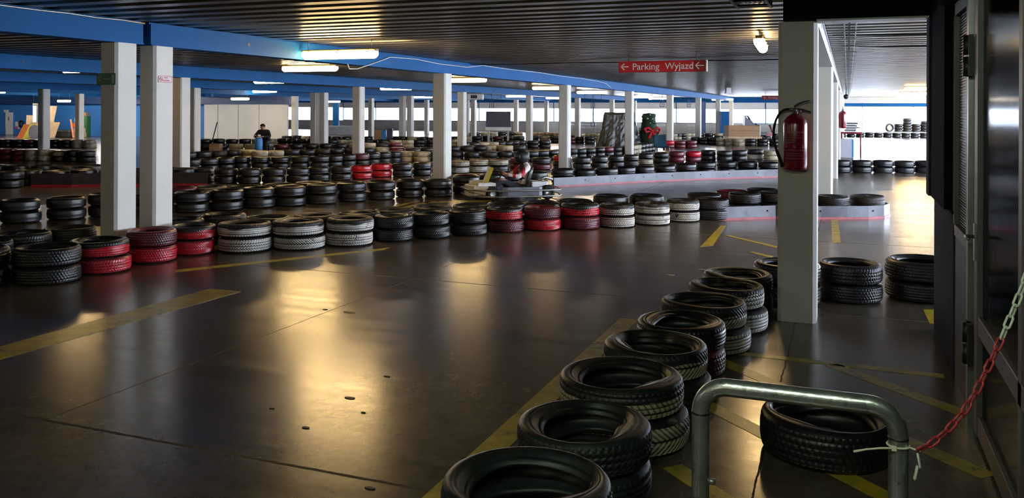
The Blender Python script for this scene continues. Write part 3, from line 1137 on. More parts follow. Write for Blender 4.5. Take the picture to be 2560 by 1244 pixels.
row_auto([(480, 402), (600, 395), (700, 394), (800, 392), (900, 386), (1000, 379), (1100, 379), (1200, 379), (1300, 377), (1450, 368), (1560, 362), (1625, 353)],
         ['kk', 'kk', 'kk', 'kk', 'kk', 'kk', 'pk', 'kk', 'kk', 'kk', 'mk', 'kk', 'kk', 'kk', 'cc', 'cc', 'kk', 'kk', 'kk', 'pk'], 'rear')
row_auto([(470, 385), (590, 379), (675, 380), (750, 377), (850, 373), (950, 370), (1040, 369), (1130, 366), (1200, 364), (1255, 361)],
         ['kk', 'kk', 'pk', 'kk', 'cc', 'cp', 'cc', 'kk', 'kk', 'pk', 'kk', 'kk', 'kk', 'cc', 'mk', 'kk', 'kk'], 'far', D=0.58)
row_auto([(1160, 357), (1230, 354), (1300, 350), (1362, 349)], ['kk', 'kk', 'cc', 'cc', 'kk', 'kk', 'kk', 'kk'], 'far', D=0.58)
row_auto([(-10, 381), (250, 385)], ['mm', 'mm', 'mm', 'cc', 'cc', 'cp', 'kk', 'kk', 'kk', 'pp', 'cc', 'cc'], 'left_far', D=0.56)
row_auto([(-10, 357), (250, 357)], ['kk', 'kk', 'kk', 'mk', 'mk', 'kk', 'kk', 'cc', 'cc', 'ck'], 'left_far', D=0.56)
row_auto([(-10, 419), (250, 418)], ['kk', 'kk', 'kk', 'pk'], 'left_mid', D=0.58)
(x, yv), z = from_base(24, 481, 0.6)
put_stack(x, yv, 0.6, 'kk', 'left_mid')
row_auto([(70, 432), (250, 428), (420, 425), (500, 426)], ['kk'], 'left_mid', D=0.58)
# behind: more lanes
for px in (2106, 2157, 2209, 2261, 2313, 2364):
    (x, yv), z = from_top(px, 391, 0.575)
    put_stack(x, yv, 0.58, 'kk', 'passage', push=False)
FARROWS = [
    ([(515, 353), (700, 350), (850, 352), (960, 350)], ['kk', 'kk', 'kk', 'kk', 'cc', 'cc', 'kk', 'kk']),
    ([(515, 366), (640, 364), (780, 362), (880, 361), (1000, 358)], ['kk', 'kk', 'cc', 'cc', 'kk', 'mk', 'kk', 'kk']),
    ([(720, 343), (860, 344), (1000, 343), (1130, 344)], ['kk', 'kk', 'ck', 'kk', 'kk']),
    ([(960, 352), (1060, 350), (1150, 349)], ['kk', 'cc', 'cc', 'kk', 'kk']),
    ([(1140, 341), (1290, 339), (1300, 340)], ['kk', 'cc', 'kk', 'kk', 'mk']),
    ([(1170, 331), (1300, 329)], ['kk', 'kk', 'cc', 'cc']),
    ([(1335, 338), (1400, 338), (1430, 340), (1565, 339)], ['kk', 'cc', 'kk', 'kk', 'kk', 'mm', 'kk']),
    ([(1340, 329), (1470, 331), (1560, 330)], ['cc', 'cc', 'ck']),
    ([(1590, 335), (1690, 330), (1737, 328)], ['cc', 'kc', 'kk', 'cc']),
    ([(1600, 344), (1645, 343)], ['kk', 'cc']),
    ([(1672, 347), (1737, 346)], ['rm', 'mm', 'mm', 'mc']),
    ([(1740, 338), (1785, 339), (1850, 341), (1945, 341)], ['kk', 'kk', 'kk', 'cc', 'cc', 'cc', 'kk', 'kk', 'kk', 'kk', 'kk', 'kk']),
    ([(1750, 328), (1945, 328)], ['kk', 'kk', 'ck', 'kk']),
    ([(1170, 366), (1300, 362)], ['cc', 'kk', 'cc']),
    ([(2106, 322.5), (2340, 322.5)], ['kk']),
]
for pts, cols in FARROWS:
    row_auto(pts, cols, 'background', D=0.58)

ROWTXT = {
    'near': ('near stack counted from the hoop rail', 'tyres of the near curve'),
    'front': ('stack in the front row', 'tyres of the front row'),
    'front_back': ('stack right behind the front row', 'tyres behind the front row'),
    'middle': ('stack in the middle row', 'tyres of the middle row'),
    'middle_back': ('stack behind the middle row', 'tyres behind the middle row'),
    'kart_back': ('stack behind the kart', 'tyres behind the kart'),
    'board': ('stack behind the long board', 'tyres behind the long board'),
    'long': ('stack in the long row', 'tyres of the long row'),
    'rear': ('stack in the rear row', 'tyres of the rear row'),
    'far': ('stack in the far curve', 'tyres of the far curve'),
    'left_far': ('stack before the blue wall', 'tyres near the blue wall'),
    'left_mid': ('stack around the maroon board', 'tyres around the maroon board'),
    'passage': ('stack across the passage', 'tyres across the passage'),
    'background': ('stack in the background lanes', 'tyres in the background lanes'),
}


for it in range(60):
    mv = 0
    for i in range(len(STACKS)):
        a = STACKS[i]
        for j in range(i + 1, len(STACKS)):
            b_ = STACKS[j]
            dx, dy = b_['x'] - a['x'], b_['y'] - a['y']
            lim = (a['D'] + b_['D']) / 2 + 0.012
            if abs(dx) > lim or abs(dy) > lim:
                continue
            d = math.hypot(dx, dy)
            if 1e-4 < d < lim:
                k = (lim - d) / d * 0.5
                wa = 0.25 if a['row'] in ('near', 'front') else 1.0
                wb = 0.25 if b_['row'] in ('near', 'front') else 1.0
                t = wa + wb
                a['x'] -= dx * k * 2 * wa / t; a['y'] -= dy * k * 2 * wa / t
                b_['x'] += dx * k * 2 * wb / t; b_['y'] += dy * k * 2 * wb / t
                mv += 1
        for (ox, oy, hx, hy) in [(c[0], c[1], 0.16, 0.18) for c in COLS] + OBST:
            dx = a['x'] - max(ox - hx, min(ox + hx, a['x']))
            dy = a['y'] - max(oy - hy, min(oy + hy, a['y']))
            d = math.hypot(dx, dy)
            lim = a['D'] / 2 + 0.01
            if d < lim:
                if d < 1e-4:
                    dy, d = 1.0, 1.0
                    a['y'] = oy + hy + lim
                else:
                    a['x'] += dx / d * (lim - d); a['y'] += dy / d * (lim - d)
                mv += 1
    if not mv:
        break
print('relax', it, mv)


def scr(s):
    x, yv = s['x'], s['y']
    z = x * FV[0] + yv * FV[1]
    return CX + FPX * (x * RV[0] + yv * RV[1]) / z, z


for s in STACKS:
    s['px'], s['z'] = scr(s)
for row in ROWTXT:
    ss = [s for s in STACKS if s['row'] == row]
    if row != 'near':
        ss.sort(key=lambda s: s['px'])
    for i, s in enumerate(ss):
        s['n'] = i + 1
vis = [s for s in STACKS if s['px'] > -90]
vis.sort(key=lambda s: s['z'])
proto = {}


def tyre_object(lod, k, cc, x, yv, z, D, wsc, label, group):
    c, tr = TY[lod][k]
    key = (lod, k, cc)
    if key not in proto:
        o = bpy.data.objects.new('tyre', c)
        COL.objects.link(o)
        if tr:
            t = bpy.data.objects.new('tread', tr)
            COL.objects.link(t)
            t.parent = o
            t.material_slots[0].link = 'OBJECT'
            t.material_slots[0].material = T[cc]
        o.material_slots[0].link = 'OBJECT'
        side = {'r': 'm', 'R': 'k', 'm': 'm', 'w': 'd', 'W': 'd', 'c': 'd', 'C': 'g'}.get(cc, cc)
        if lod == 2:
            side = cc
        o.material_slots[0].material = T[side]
        proto[key] = o
    else:
        p = proto[key]
        o = p.copy()
        COL.objects.link(o)
        for ch in p.children:
            q = ch.copy()
            q.parent = o
            COL.objects.link(q)
    o.location = (x, yv, z)
    o.rotation_euler = (0, 0, random.uniform(0, 6.28))
    s = D / 0.6
    o.scale = (s, s, wsc)
    tag(o, label, 'tyre', group)
    return o


count = 0
stuff = MB()
SM = ['k', 'p', 'r', 'm', 'w', 'c']
for s in vis:
    nlay = len(s['cols'])
    tot = 0.0
    hs = []
    for q in range(nlay):
        hs.append(random.uniform(0.168, 0.188))
    if count + nlay > 300:
        for q in range(nlay):
            cc = s['cols'][nlay - 1 - q]
            cc = {'R': 'r', 'W': 'w', 'C': 'c', 'g': 'k'}.get(cc, cc)
            R = s['D'] / 2
            h = hs[q]
            pr = [(R * 0.62, 0.02), (R * 0.8, 0.0), (R - 0.02, 0.006), (R, 0.03), (R, h - 0.03), (R - 0.02, h - 0.006), (R * 0.8, h), (R * 0.62, h - 0.02)]
            stuff.lathe(pr, 14, SM.index(cc), (s['x'], s['y'], tot), closed=True)
            tot += h
        continue
    lod = 0 if (s['z'] < 13 or (s['row'] == 'front' and s['z'] < 15)) else 1
    for q in range(nlay):
        cc = s['cols'][nlay - 1 - q]
        lay = 'upper' if q == nlay - 1 else 'lower'
        if q < nlay - 1:
            if cc in 'RWC':
                cc = cc.lower()
        lab = '%s %s tyre of the %s %s%s' % (lay, TWORD[cc], ordn(s['n']), ROWTXT[s['row']][0], '' if s['row'] == 'near' else ', from left')
        ox, oy = (s['offs'][q] if s.get('offs') else (random.uniform(-0.012, 0.012), random.uniform(-0.012, 0.012)))
        k = random.randrange(len(TY[lod]))
        if lod == 0:
            if q < nlay - 1:
                k = random.choice((0, 2, 4, 6))
            elif s['row'] == 'near':
                k = (1, 7, 1, 3, 5, 3, 7, 1, 0, 6, 0)[s['n'] - 1]
        tyre_object(lod, k, cc, s['x'] + ox, s['y'] + oy, tot, s['D'] * random.uniform(0.985, 1.0), hs[q] / 0.18, lab, ROWTXT[s['row']][1])
        tot += hs[q] - 0.0005
        count += 1
if stuff.v:
    o = stuff.build('tyres', [T[c] for c in SM])
    tag(o, 'distant stacked tyres filling the lanes towards the far windows', 'tyre', None, 'stuff')
tyre_object(0, 1, 'k', LONE[0], LONE[1], 0.0, 0.655, 1.2, 'lone wide black tyre lying on the floor behind the hoop rail', None)
print('TYRES', count, len(STACKS), len(vis))
#PART2
# ------------------------------------------------------------ barrier boards
def board_path(name, pts, h, th, mats, label, joints=True, lean=0.0):
    """upright plastic board following a ground path, with a coloured lower edge"""
    t = thing(name, label, 'barrier')
    P = [Vector((p[0], p[1])) for p in pts]
    def ribbon(z0, z1, off, thk, mat, nm):
        vs, fs = [], []
        for i, p in enumerate(P):
            d = (P[min(i + 1, len(P) - 1)] - P[max(i - 1, 0)]).normalized()
            n = Vector((d.y, -d.x))
            a = p + n * off
            b2 = p + n * (off + thk)
            vs += [(a.x, a.y, z0), (b2.x, b2.y, z0), (b2.x, b2.y, z1), (a.x, a.y, z1)]
        for i in range(len(P) - 1):
            for k in range(4):
                fs.append((i * 4 + k, (i + 1) * 4 + k, (i + 1) * 4 + (k + 1) % 4, i * 4 + (k + 1) % 4))
        fs.append((3, 2, 1, 0))
        e = (len(P) - 1) * 4
        fs.append((e, e + 1, e + 2, e + 3))
        return MB().add(vs, fs).build(nm, mat, t)
    ribbon(0.0, h, 0, -th, mats[0], 'board')
    ribbon(0.0, h * 0.17, 0.004, 0.006, mats[1], 'edge_strip')
    if joints:
        mb = MB()
        L = 0.0
        for i in range(len(P) - 1):
            seg = (P[i + 1] - P[i]).length
            d = (P[i + 1] - P[i]) / max(seg, 1e-6)
            n = Vector((d.y, -d.x))
            k = 0.9 - (L % 0.9)
            while k < seg:
                q = P[i] + d * k + n * 0.006
                mb.ball((q.x, q.y, h * 0.62), 0.014, 8)
                k += 0.9
            L += seg
        if mb.v:
            mb.build('bolt', M['dark'], t)
    return t


def gl(*pp):
    return [G(px, py) for px, py in pp]


board_path('barrier_board', gl((1386, 467), (1480, 461), (1640, 451), (1780, 444), (1880, 440), (1942, 438), (2000, 436)), 0.215, 0.02, (M['guard'], M['guardred']),
           'long grey barrier board with a pink lower edge behind the kart')
P1 = [G(1795, 547), G(1868, 544), G(1940, 541)]
arc = [(-0.86, 14.62), (-0.40, 14.86), (0.0, 15.04), (0.32, 15.20), (0.56, 15.42), (0.66, 15.74), (0.60, 16.05), (0.42, 16.2)]
board_path('barrier_board', P1 + arc, 0.215, 0.02, (M['guard'], M['guardred']), 'curved grey barrier board wrapping tyres on both sides of the extinguisher column')
board_path('barrier_board', gl((78, 477), (180, 476), (300, 473), (420, 471), (520, 470)), 0.30, 0.02, (M['guarddark'], M['red']), 'dark maroon barrier board seen left and right of the tall column pair', joints=False)
# black rubber belt on edge left of the near curve
t = board_path('rubber_belt', [(-1.40, 6.35), (-1.36, 6.7), (-1.29, 7.3), (-1.25, 8.05)], 0.13, 0.015, (M['rubber'], M['rubber']), 'black rubber belt on edge left of the near tyre curve', joints=False)

# ------------------------------------------------------------ fire extinguishers
def extinguisher(loc, label, rotz=0.0):
    t = thing('fire_extinguisher', label, 'fire extinguisher', loc, rotz)
    R = 0.094
    H = 0.43
    pr = [(0.0, 0.03), (R - 0.012, 0.0), (R - 0.002, 0.004), (R - 0.002, 0.035), (R, 0.04), (R, H - 0.06), (R * 0.95, H - 0.03), (R * 0.72, H), (R * 0.4, H + 0.022), (0.028, H + 0.03), (0.0, H + 0.03)]
    MB().lathe(pr, 40).build('body', M['extred'], t)
    v = MB()
    v.tube([(0, 0, H + 0.025), (0, 0, H + 0.075)], 0.021, 12)
    v.tube([(0, 0, H + 0.05), (0.045, -0.004, H + 0.05)], 0.012, 8)
    v.ball((0.0, -0.026, H + 0.055), 0.015, 10)
    v.tube([(-0.05, 0, H + 0.065), (0, 0, H + 0.065)], 0.012, 8)
    v.build('valve', M['steel'], t)
    h = MB()
    h.tube([(-0.01, 0, H + 0.085), (0.02, 0, H + 0.105), (0.06, 0, H + 0.125), (0.11, 0, H + 0.135)], [0.008, 0.009, 0.007, 0.005], 6)
    h.tube([(-0.02, 0, H + 0.07), (0.04, 0, H + 0.065), (0.08, 0, H + 0.055), (0.12, 0, H + 0.04)], [0.008, 0.008, 0.007, 0.006], 6)
    h.build('handle', M['black'], t)
    hp = [(-0.05, 0, H + 0.065), (-0.085, -0.005, H + 0.062), (-0.125, -0.01, H + 0.03), (-0.155, -0.015, H - 0.03), (-0.172, -0.02, H - 0.12), (-0.165, -0.02, H - 0.21), (-0.14, -0.02, H - 0.29), (-0.115, -0.015, H - 0.35), (-0.10, -0.01, H - 0.41)]
    pts = []
    for i in range(len(hp) - 1):
        for q in range(4):
            a, b2 = Vector(hp[i]), Vector(hp[i + 1])
            pts.append(a.lerp(b2, q / 4))
    pts.append(Vector(hp[-1]))
    for _ in range(3):
        pts = [pts[0]] + [(pts[i - 1] + pts[i] * 2 + pts[i + 1]) / 4 for i in range(1, len(pts) - 1)] + [pts[-1]]
    n = len(pts)
    MB().tube(pts, [0.0105 if i < n * 0.72 else 0.014 for i in range(n)], 10).build('hose', M['rubber'], t)
    b = MB()
    b.box(-0.02, R - 0.002, H * 0.6, 0.02, R + 0.012, H * 0.8)
    b.build('wall_bracket', M['steel'], t)
    return t, R, H


ext, eR, eH = extinguisher((-0.402, 7.412, 1.275), 'large red fire extinguisher hung on the near right column')
rx = (pi / 2, 0, 0)
def wrap_text(body, size, z, mat=M['dimletters'], x=0.0, fs=(1, 1)):
    o = text_mesh('printed_text', body, size, mat, ext, (0, 0, z), rx, bend=eR + 0.0006, extrude=0.0003, align='CENTER', font_scale=fs)
    o.rotation_euler = (pi / 2, 0, x)
    return o
wrap_text('GAZTECH', 0.026, eH * 0.70, fs=(1.25, 0.8))
wrap_text('proszkowa', 0.014, eH * 0.655, fs=(1.2, 0.8))
lb = MB()
for (z, w) in ((0.61, 0.9), (0.565, 0.55), (0.53, 0.5), (0.51, 0.4), (0.375, 1.0), (0.31, 0.8), (0.27, 0.9), (0.215, 1.0)):
    a0 = -0.85
    a1 = a0 + 1.75 * w
    n = 10
    vs, fs = [], []
    for i in range(n + 1):
        a = a0 + (a1 - a0) * i / n
        for zz in (z * eH, z * eH + 0.0022):
            vs.append(((eR + 0.0008) * sin(a), -(eR + 0.0008) * cos(a), zz))
    for i in range(n):
        fs.append((2 * i, 2 * i + 2, 2 * i + 3, 2 * i + 1))
    lb.add(vs, fs)
for a in (-0.75, 0.0, 0.75):
    for (da, z0, z1) in ((0.0, 0.43, 0.475), (0.13, 0.43, 0.475), (0.065, 0.425, 0.437)):
        vs = []
        for q in (0, 1):
            aa = a - 0.1 + da + q * (0.03 if z1 - z0 > 0.02 else 0.13) - (0.065 if z1 - z0 < 0.02 else 0)
            vs += [((eR + 0.0008) * sin(aa), -(eR + 0.0008) * cos(aa), z0 * eH), ((eR + 0.0008) * sin(aa), -(eR + 0.0008) * cos(aa), z1 * eH)]
        lb.add(vs, [(0, 2, 3, 1)])
lb.build('printed_lines', M['dimletters'], ext)
extinguisher((-0.13, 24.3, 1.32), 'small distant red fire extinguisher on a column inside the passage', rotz=pi / 2)

# ------------------------------------------------------------ signs
def arrow(mb, x, z, s, y, mi=0, th=0.16):
    """left-pointing arrow outline in the x-z plane facing -Y"""
    def bar(a, b2, w):
        a, b2 = Vector(a), Vector(b2)
        d = (b2 - a).normalized()
        n = Vector((-d.y, d.x)) * w / 2
        q = [a + n, a - n, b2 - n, b2 + n]
        mb.add([(x + p.x * s, yy, z + p.y * s) for yy in (y, y + 0.004) for p in q],
               [(0, 1, 2, 3), (7, 6, 5, 4), (0, 4, 5, 1), (1, 5, 6, 2), (2, 6, 7, 3), (3, 7, 4, 0)], mi)
    bar((-0.5, 0), (0.5, 0), th)
    bar((-0.5, 0), (-0.08, 0.42), th)
    bar((-0.5, 0), (-0.08, -0.42), th)


sg = thing('direction_sign', 'red ceiling sign with white arrows reading Parking and Wyjazd', 'sign', (-3.065, 15.1, 2.54))
MB().box(-0.785, 0, -0.10, 0.785, 0.05, 0.10, 0, b=0.008).build('panel', M['red'], sg)
MB().box(0.565, -0.003, -0.096, 0.765, 0.0, 0.096).build('dark_square', M['darkred'], sg)
MB().box(0.77, -0.012, -0.10, 0.79, 0.052, 0.10).build('end_cap', M['letters'], sg)
mb = MB()
arrow(mb, -0.665, 0.0, 0.13, -0.006)
mb.build('arrow', M['letters'], sg)
mb = MB()
arrow(mb, 0.665, 0.005, 0.145, -0.009, th=0.10)
mb.build('arrow', M['letters'], sg)
text_mesh('lettering', 'Parking', 0.165, M['letters'], sg, (-0.53, -0.004, -0.055), rx)
text_mesh('lettering', 'Wyjazd', 0.165, M['letters'], sg, (0.055, -0.004, -0.05), rx)
mb = MB()
for s_ in (-0.6, 0.6):
    mb.tube([(s_, 0.025, 0.09), (s_, 0.025, 0.335)], 0.006, 6)
mb.build('hanger', M['dark'], sg)
sx, sy = AT(1935, 46.0)
sg2 = thing('direction_sign', 'small distant red ceiling sign left of the extinguisher column', 'sign', (sx + 0.15, sy, 2.49))
MB().box(-0.785, 0, -0.11, 0.785, 0.05, 0.11, 0, b=0.008).build('panel', M['darkred'], sg2)
mb = MB()
arrow(mb, -0.62, 0.0, 0.14, -0.006)
mb.build('arrow', M['dimletters'], sg2)
text_mesh('lettering', 'Parking', 0.16, M['dimletters'], sg2, (-0.45, -0.004, -0.055), rx)
mb = MB()
for s_ in (-0.6, 0.6):
    mb.tube([(s_, 0.025, 0.10), (s_, 0.025, 0.385)], 0.006, 6)
mb.build('hanger', M['dark'], sg2)

es = thing('exit_sign', 'green emergency exit sign with a running figure on the tall column', 'sign', (-7.99, 7.553, 2.095))
MB().box(-0.150, 0, -0.068, 0.140, 0.006, 0.068, 0, b=0.002).build('panel', M['green'], es)
mb = MB()
mb.box(0.085, -0.002, -0.052, 0.125, 0.0, 0.05)
mb.box(-0.045, -0.002, -0.004, 0.035, 0.0, 0.002)
mb.prism([(0.035, -0.012), (0.055, -0.001), (0.035, 0.010)], 0, 0.002)
# turn the prism upright
k = len(mb.v) - 6
for i in range(k, k + 6):
    vx, vy, vz = mb.v[i]
    mb.v[i] = (vx, -vz, vy)
mb.build('arrow', M['palegreen'], es)
mb = MB()
mb.ball((-0.075, -0.001, 0.042), 0.011, 10, sc=(1, 0.2, 1))
for a, b2 in (((-0.082, 0.03), (-0.098, -0.005)), ((-0.082, 0.028), (-0.058, 0.008)), ((-0.084, 0.026), (-0.115, 0.022)), ((-0.115, 0.022), (-0.125, 0.006)), ((-0.098, -0.005), (-0.075, -0.02)), ((-0.075, -0.02), (-0.072, -0.05)), ((-0.098, -0.005), (-0.115, -0.035)), ((-0.115, -0.035), (-0.135, -0.038))):
    mb.tube([(a[0], -0.001, a[1]), (b2[0], -0.001, b2[1])], 0.0048, 6)
mb.build('running_figure', M['palegreen'], es)

ns = thing('no_smoking_sign', 'small white red-edged no smoking plate on the right tall column', 'sign', (-7.844, 8.318, 2.118), rotz=pi / 2)
MB().box(-0.115, -0.004, -0.040, 0.115, 0.0, 0.040).build('panel', plain('pinkish white plate', (0.72, 0.58, 0.60), 0.5, var=0.03), ns)
mb = MB()
for (x0, z0, x1, z1) in ((-0.115, 0.034, 0.115, 0.040), (-0.115, -0.040, 0.115, -0.034), (-0.115, -0.04, -0.111, 0.04), (0.111, -0.04, 0.115, 0.04)):
    mb.box(x0, -0.006, z0, x1, -0.004, z1)
mb.build('border', M['red'], ns)
mb = MB()
pts = [(-0.07 + 0.024 * cos(a * pi / 12), -0.006, 0.024 * sin(a * pi / 12)) for a in range(25)]
mb.tube(pts, 0.0028, 6)
mb.tube([(-0.087, -0.006, 0.017), (-0.053, -0.006, -0.017)], 0.0028, 6)
mb.box(-0.086, -0.0065, -0.003, -0.058, -0.005, 0.003)
mb.build('prohibition_symbol', M['red'], ns)
text_mesh('lettering', 'ZAKAZ', 0.020, M['guardred'], ns, (-0.025, -0.005, 0.010), rx)
text_mesh('lettering', 'PALENIA', 0.028, M['red'], ns, (-0.035, -0.005, -0.024), rx, font_scale=(1.0, 0.9))

# ------------------------------------------------------------ glazed booth on the right
XB = 0.68
mb = MB()
mb.box(XB - 0.03, 6.34, 0, 0.90, 7.70, 1.08, 0, b=0.006)
mb.box(XB - 0.04, 6.33, 1.08, 0.92, 7.70, 1.10, 1)
tag(mb.build('half_wall', [M['plinth'], M['matte']]), 'dark slate half-height wall block under the black post', 'half wall')
mb = MB()
mb.box(0.60, 7.20, 1.10, 0.90, 7.40, ZC, 0)
mb.box(0.585, 7.40, 1.10, 0.62, 7.63, 2.50, 1)
mb.box(0.60, 6.42, 1.10, 0.90, 7.20, ZC, 0)
tag(mb.build('post', [M['matte'], M['plinth']]), 'black post standing on the slate half-height wall', 'post')
tag(MB().box(0.55, 2.0, 2.46, 0.95, 6.40, ZC).build('booth_fascia', M['header']), 'dark fascia above the glazed booth front', 'fascia')

wp = thing('mesh_window', 'narrow dark mesh window of the booth beside the black post', 'window panel', (XB, 0, 0))
mb = MB()
for (y0, y1, z0, z1) in ((5.66, 5.70, 0.95, 2.46), (6.30, 6.40, 0.95, 2.46), (5.66, 6.40, 0.95, 1.02), (5.66, 6.40, 2.38, 2.46)):
    mb.box(-0.03, y0, z0, 0.03, y1, z1)
mb.build('frame', M['alu'], wp)
mb = MB()
z = 1.03
while z < 2.38:
    mb.box(-0.004, 5.70, z, 0.004, 6.30, z + 0.006)
    z += 0.018
mb.box(0.004, 5.70, 1.02, 0.010, 6.30, 2.38)
mb.build('mesh', plain('dark blue grey mesh', (0.03, 0.04, 0.06), 0.4), wp)
mb = MB().box(-0.02, 5.62, 0, 0.05, 6.33, 0.95)
mb.build('lower_panel', M['dark'], wp)

dr = thing('glass_door', 'aluminium framed glass door of the booth, right picture edge', 'door', (XB, 0, 0))
mb = MB()
ya, yb = 2.1, 5.30
mb.box(-0.035, 5.18, 0.02, 0.025, 5.30, 2.44, b=0.006)
mb.box(-0.035, ya, 0.02, 0.025, ya + 0.10, 2.44, b=0.006)
mb.box(-0.030, ya, 0.02, 0.02, yb, 0.13, b=0.004)
mb.box(-0.030, ya, 0.56, 0.02, yb, 0.66, b=0.004)
mb.box(-0.030, ya, 2.36, 0.02, yb, 2.44, b=0.004)
mb.box(-0.030, 3.95, 0.02, 0.02, 4.03, 2.44, b=0.004)
mb.build('door_frame', M['alu'], dr)
MB().box(-0.008, ya + 0.1, 0.66, -0.002, 5.18, 2.36).build('glass_pane', M['glass'], dr)
MB().box(-0.008, ya + 0.1, 0.13, -0.002, 5.18, 0.56).build('glass_pane', M['glass'], dr)
for zz in (0.35, 1.95):
    h = MB()
    h.tube([(-0.06, 5.40, zz), (-0.06, 5.40, zz + 0.11)], 0.022, 12)
    h.tube([(-0.06, 5.40, zz + 0.12), (-0.06, 5.40, zz + 0.23)], 0.022, 12)
    h.box(-0.06, 5.33, zz, -0.035, 5.47, zz + 0.23)
    h.build('hinge', M['dark'], dr)
h = MB()
h.box(-0.045, 5.21, 0.95, -0.035, 5.26, 1.15)
h.tube([(-0.04, 5.235, 1.08), (-0.085, 5.235, 1.08), (-0.085, 5.12, 1.08)], 0.009, 8)
h.build('door_handle', M['steel'], dr)
fr = MB()
fr.box(XB - 0.04, 5.48, 0, XB + 0.04, 5.62, 2.46, 0)
fr.box(XB - 0.05, 5.44, 0, XB + 0.03, 5.48, 2.46, 1)
tag(fr.build('door_jamb', [M['alu'], M['steel']]), 'grey aluminium jamb between the booth door and mesh window', 'door jamb')
# booth shell
struct(MB().box(3.4, 2.0, 0, 3.5, 7.7, ZC).build('wall_booth_side', M['walldark']))
struct(MB().box(0.90, 7.60, 0, 3.5, 7.70, ZC).build('wall_booth_rear', M['walldark']))
struct(MB().box(XB, 1.9, 0, 3.5, 2.0, ZC).build('wall_booth_front', M['walldark']))
mb = MB()
mb.box(1.9, 4.2, 0, 2.5, 6.4, 0.74)
mb.box(1.86, 4.15, 0.74, 2.54, 6.45, 0.78, 1)
tag(mb.build('counter', [M['plinth'], M['alu']]), 'low counter inside the dark booth behind the glass', 'counter')

# ------------------------------------------------------------ hoop rail, chain, cable tie
HX0, HX1, HYY, HZ, PR = -0.438, 0.143, 2.80, 0.872, 0.028
hr = thing('hoop_rail', 'bent galvanised pipe rail in the right foreground', 'rail', (0, HYY, 0))
def arcpts(cx, cz, r, a0, a1, n=12):
    return [(cx + r * cos(a0 + (a1 - a0) * i / n), 0, cz + r * sin(a0 + (a1 - a0) * i / n)) for i in range(n + 1)]
rb = 0.085
path = [(HX0, 0, 0.0), (HX0, 0, 0.3), (HX0, 0, 0.6)] + arcpts(HX0 + rb, HZ - rb, rb, pi, pi / 2) + arcpts(HX1 - rb, HZ - rb, rb, pi / 2, 0) + [(HX1, 0, 0.5), (HX1, 0, 0.2), (HX1, 0, 0.0)]
MB().tube(path, PR, 28).build('pipe', M['pipe'], hr)
for x_, z_ in ((HX0, HZ - rb - 0.004), (HX1, HZ - rb - 0.004)):
    MB().tube([(x_, 0, z_ - 0.003), (x_, 0, z_ + 0.003)], PR + 0.0012, 28).build('weld_seam', M['dark'], hr)
MB().tube([(HX0 + PR - 0.004, 0, 0.565), (HX0 + PR + 0.018, 0, 0.565)], 0.0095, 12).build('bolt_stub', M['steel'], hr)
for x_ in (HX0, HX1):
    m3 = MB()
    m3.box(x_ - 0.06, -0.06, 0.0, x_ + 0.06, 0.06, 0.008)
    m3.build('base_plate', M['pipe'], hr)

def link_mesh(name, mat, L=0.046, Wd=0.024, r=0.0036):
    pts = []
    hw = Wd / 2 - r
    hl = L / 2 - hw - r
    for i in range(9):
        a = pi / 2 - pi * i / 8
        pts.append((hl + hw * cos(a), hw * sin(a), 0))
    for i in range(9):
        a = -pi / 2 - pi * i / 8
        pts.append((-hl + hw * cos(a), hw * sin(a), 0))
    pts.append(pts[0])
    return MB().tube(pts, r, 7).mesh(name, mat)


cp = [Vector(p) for p in ((0.190, 2.765, 0.765), (0.225, 2.775, 0.782), (0.27, 2.785, 0.825), (0.315, 2.79, 0.885), (0.35, 2.80, 0.95), (0.385, 2.81, 1.03), (0.42, 2.82, 1.115), (0.455, 2.83, 1.21), (0.50, 2.84, 1.34), (0.56, 2.85, 1.52), (0.64, 2.86, 1.74))]
ch = thing('chain', 'red and white plastic chain hanging between hoop rail and booth door', 'chain')
lr, lw = link_mesh('link', M['chainred']), link_mesh('link', M['chainwhite'])
segs = [(cp[i], cp[i + 1]) for i in range(len(cp) - 1)]
tot = sum((b2 - a).length for a, b2 in segs)
pitch = 0.0345
i = 0
d = 0.02
while d < tot:
    q, dd = 0, d
    while dd > (segs[q][1] - segs[q][0]).length and q < len(segs) - 1:
        dd -= (segs[q][1] - segs[q][0]).length
        q += 1
    a, b2 = segs[q]
    dirv = (b2 - a).normalized()
    p = a + dirv * dd
    rot = dirv.to_track_quat('X', 'Z').to_matrix().to_4x4() @ Matrix.Rotation(radians(35 if i % 2 else 125), 4, 'X')
    o = bpy.data.objects.new('link', lr if p.z < 1.095 else lw)
    COL.objects.link(o)
    o.parent = ch
    o.matrix_local = Matrix.Translation(p) @ rot
    i += 1
    d += pitch
# loose pale links hanging at the tie
for p, an in (((0.196, 2.765, 0.735), 80), ((0.188, 2.762, 0.700), 100)):
    o = bpy.data.objects.new('link', lw)
    COL.objects.link(o)
    o.parent = ch
    o.matrix_local = Matrix.Translation(p) @ Matrix.Rotation(radians(an), 4, 'Y')
# wall ring where the chain ends
MB().tube([(0.64 + 0.012 * cos(a * pi / 8), 2.86, 1.75 + 0.012 * sin(a * pi / 8)) for a in range(17)], 0.003, 6).build('ring', M['steel'], ch)

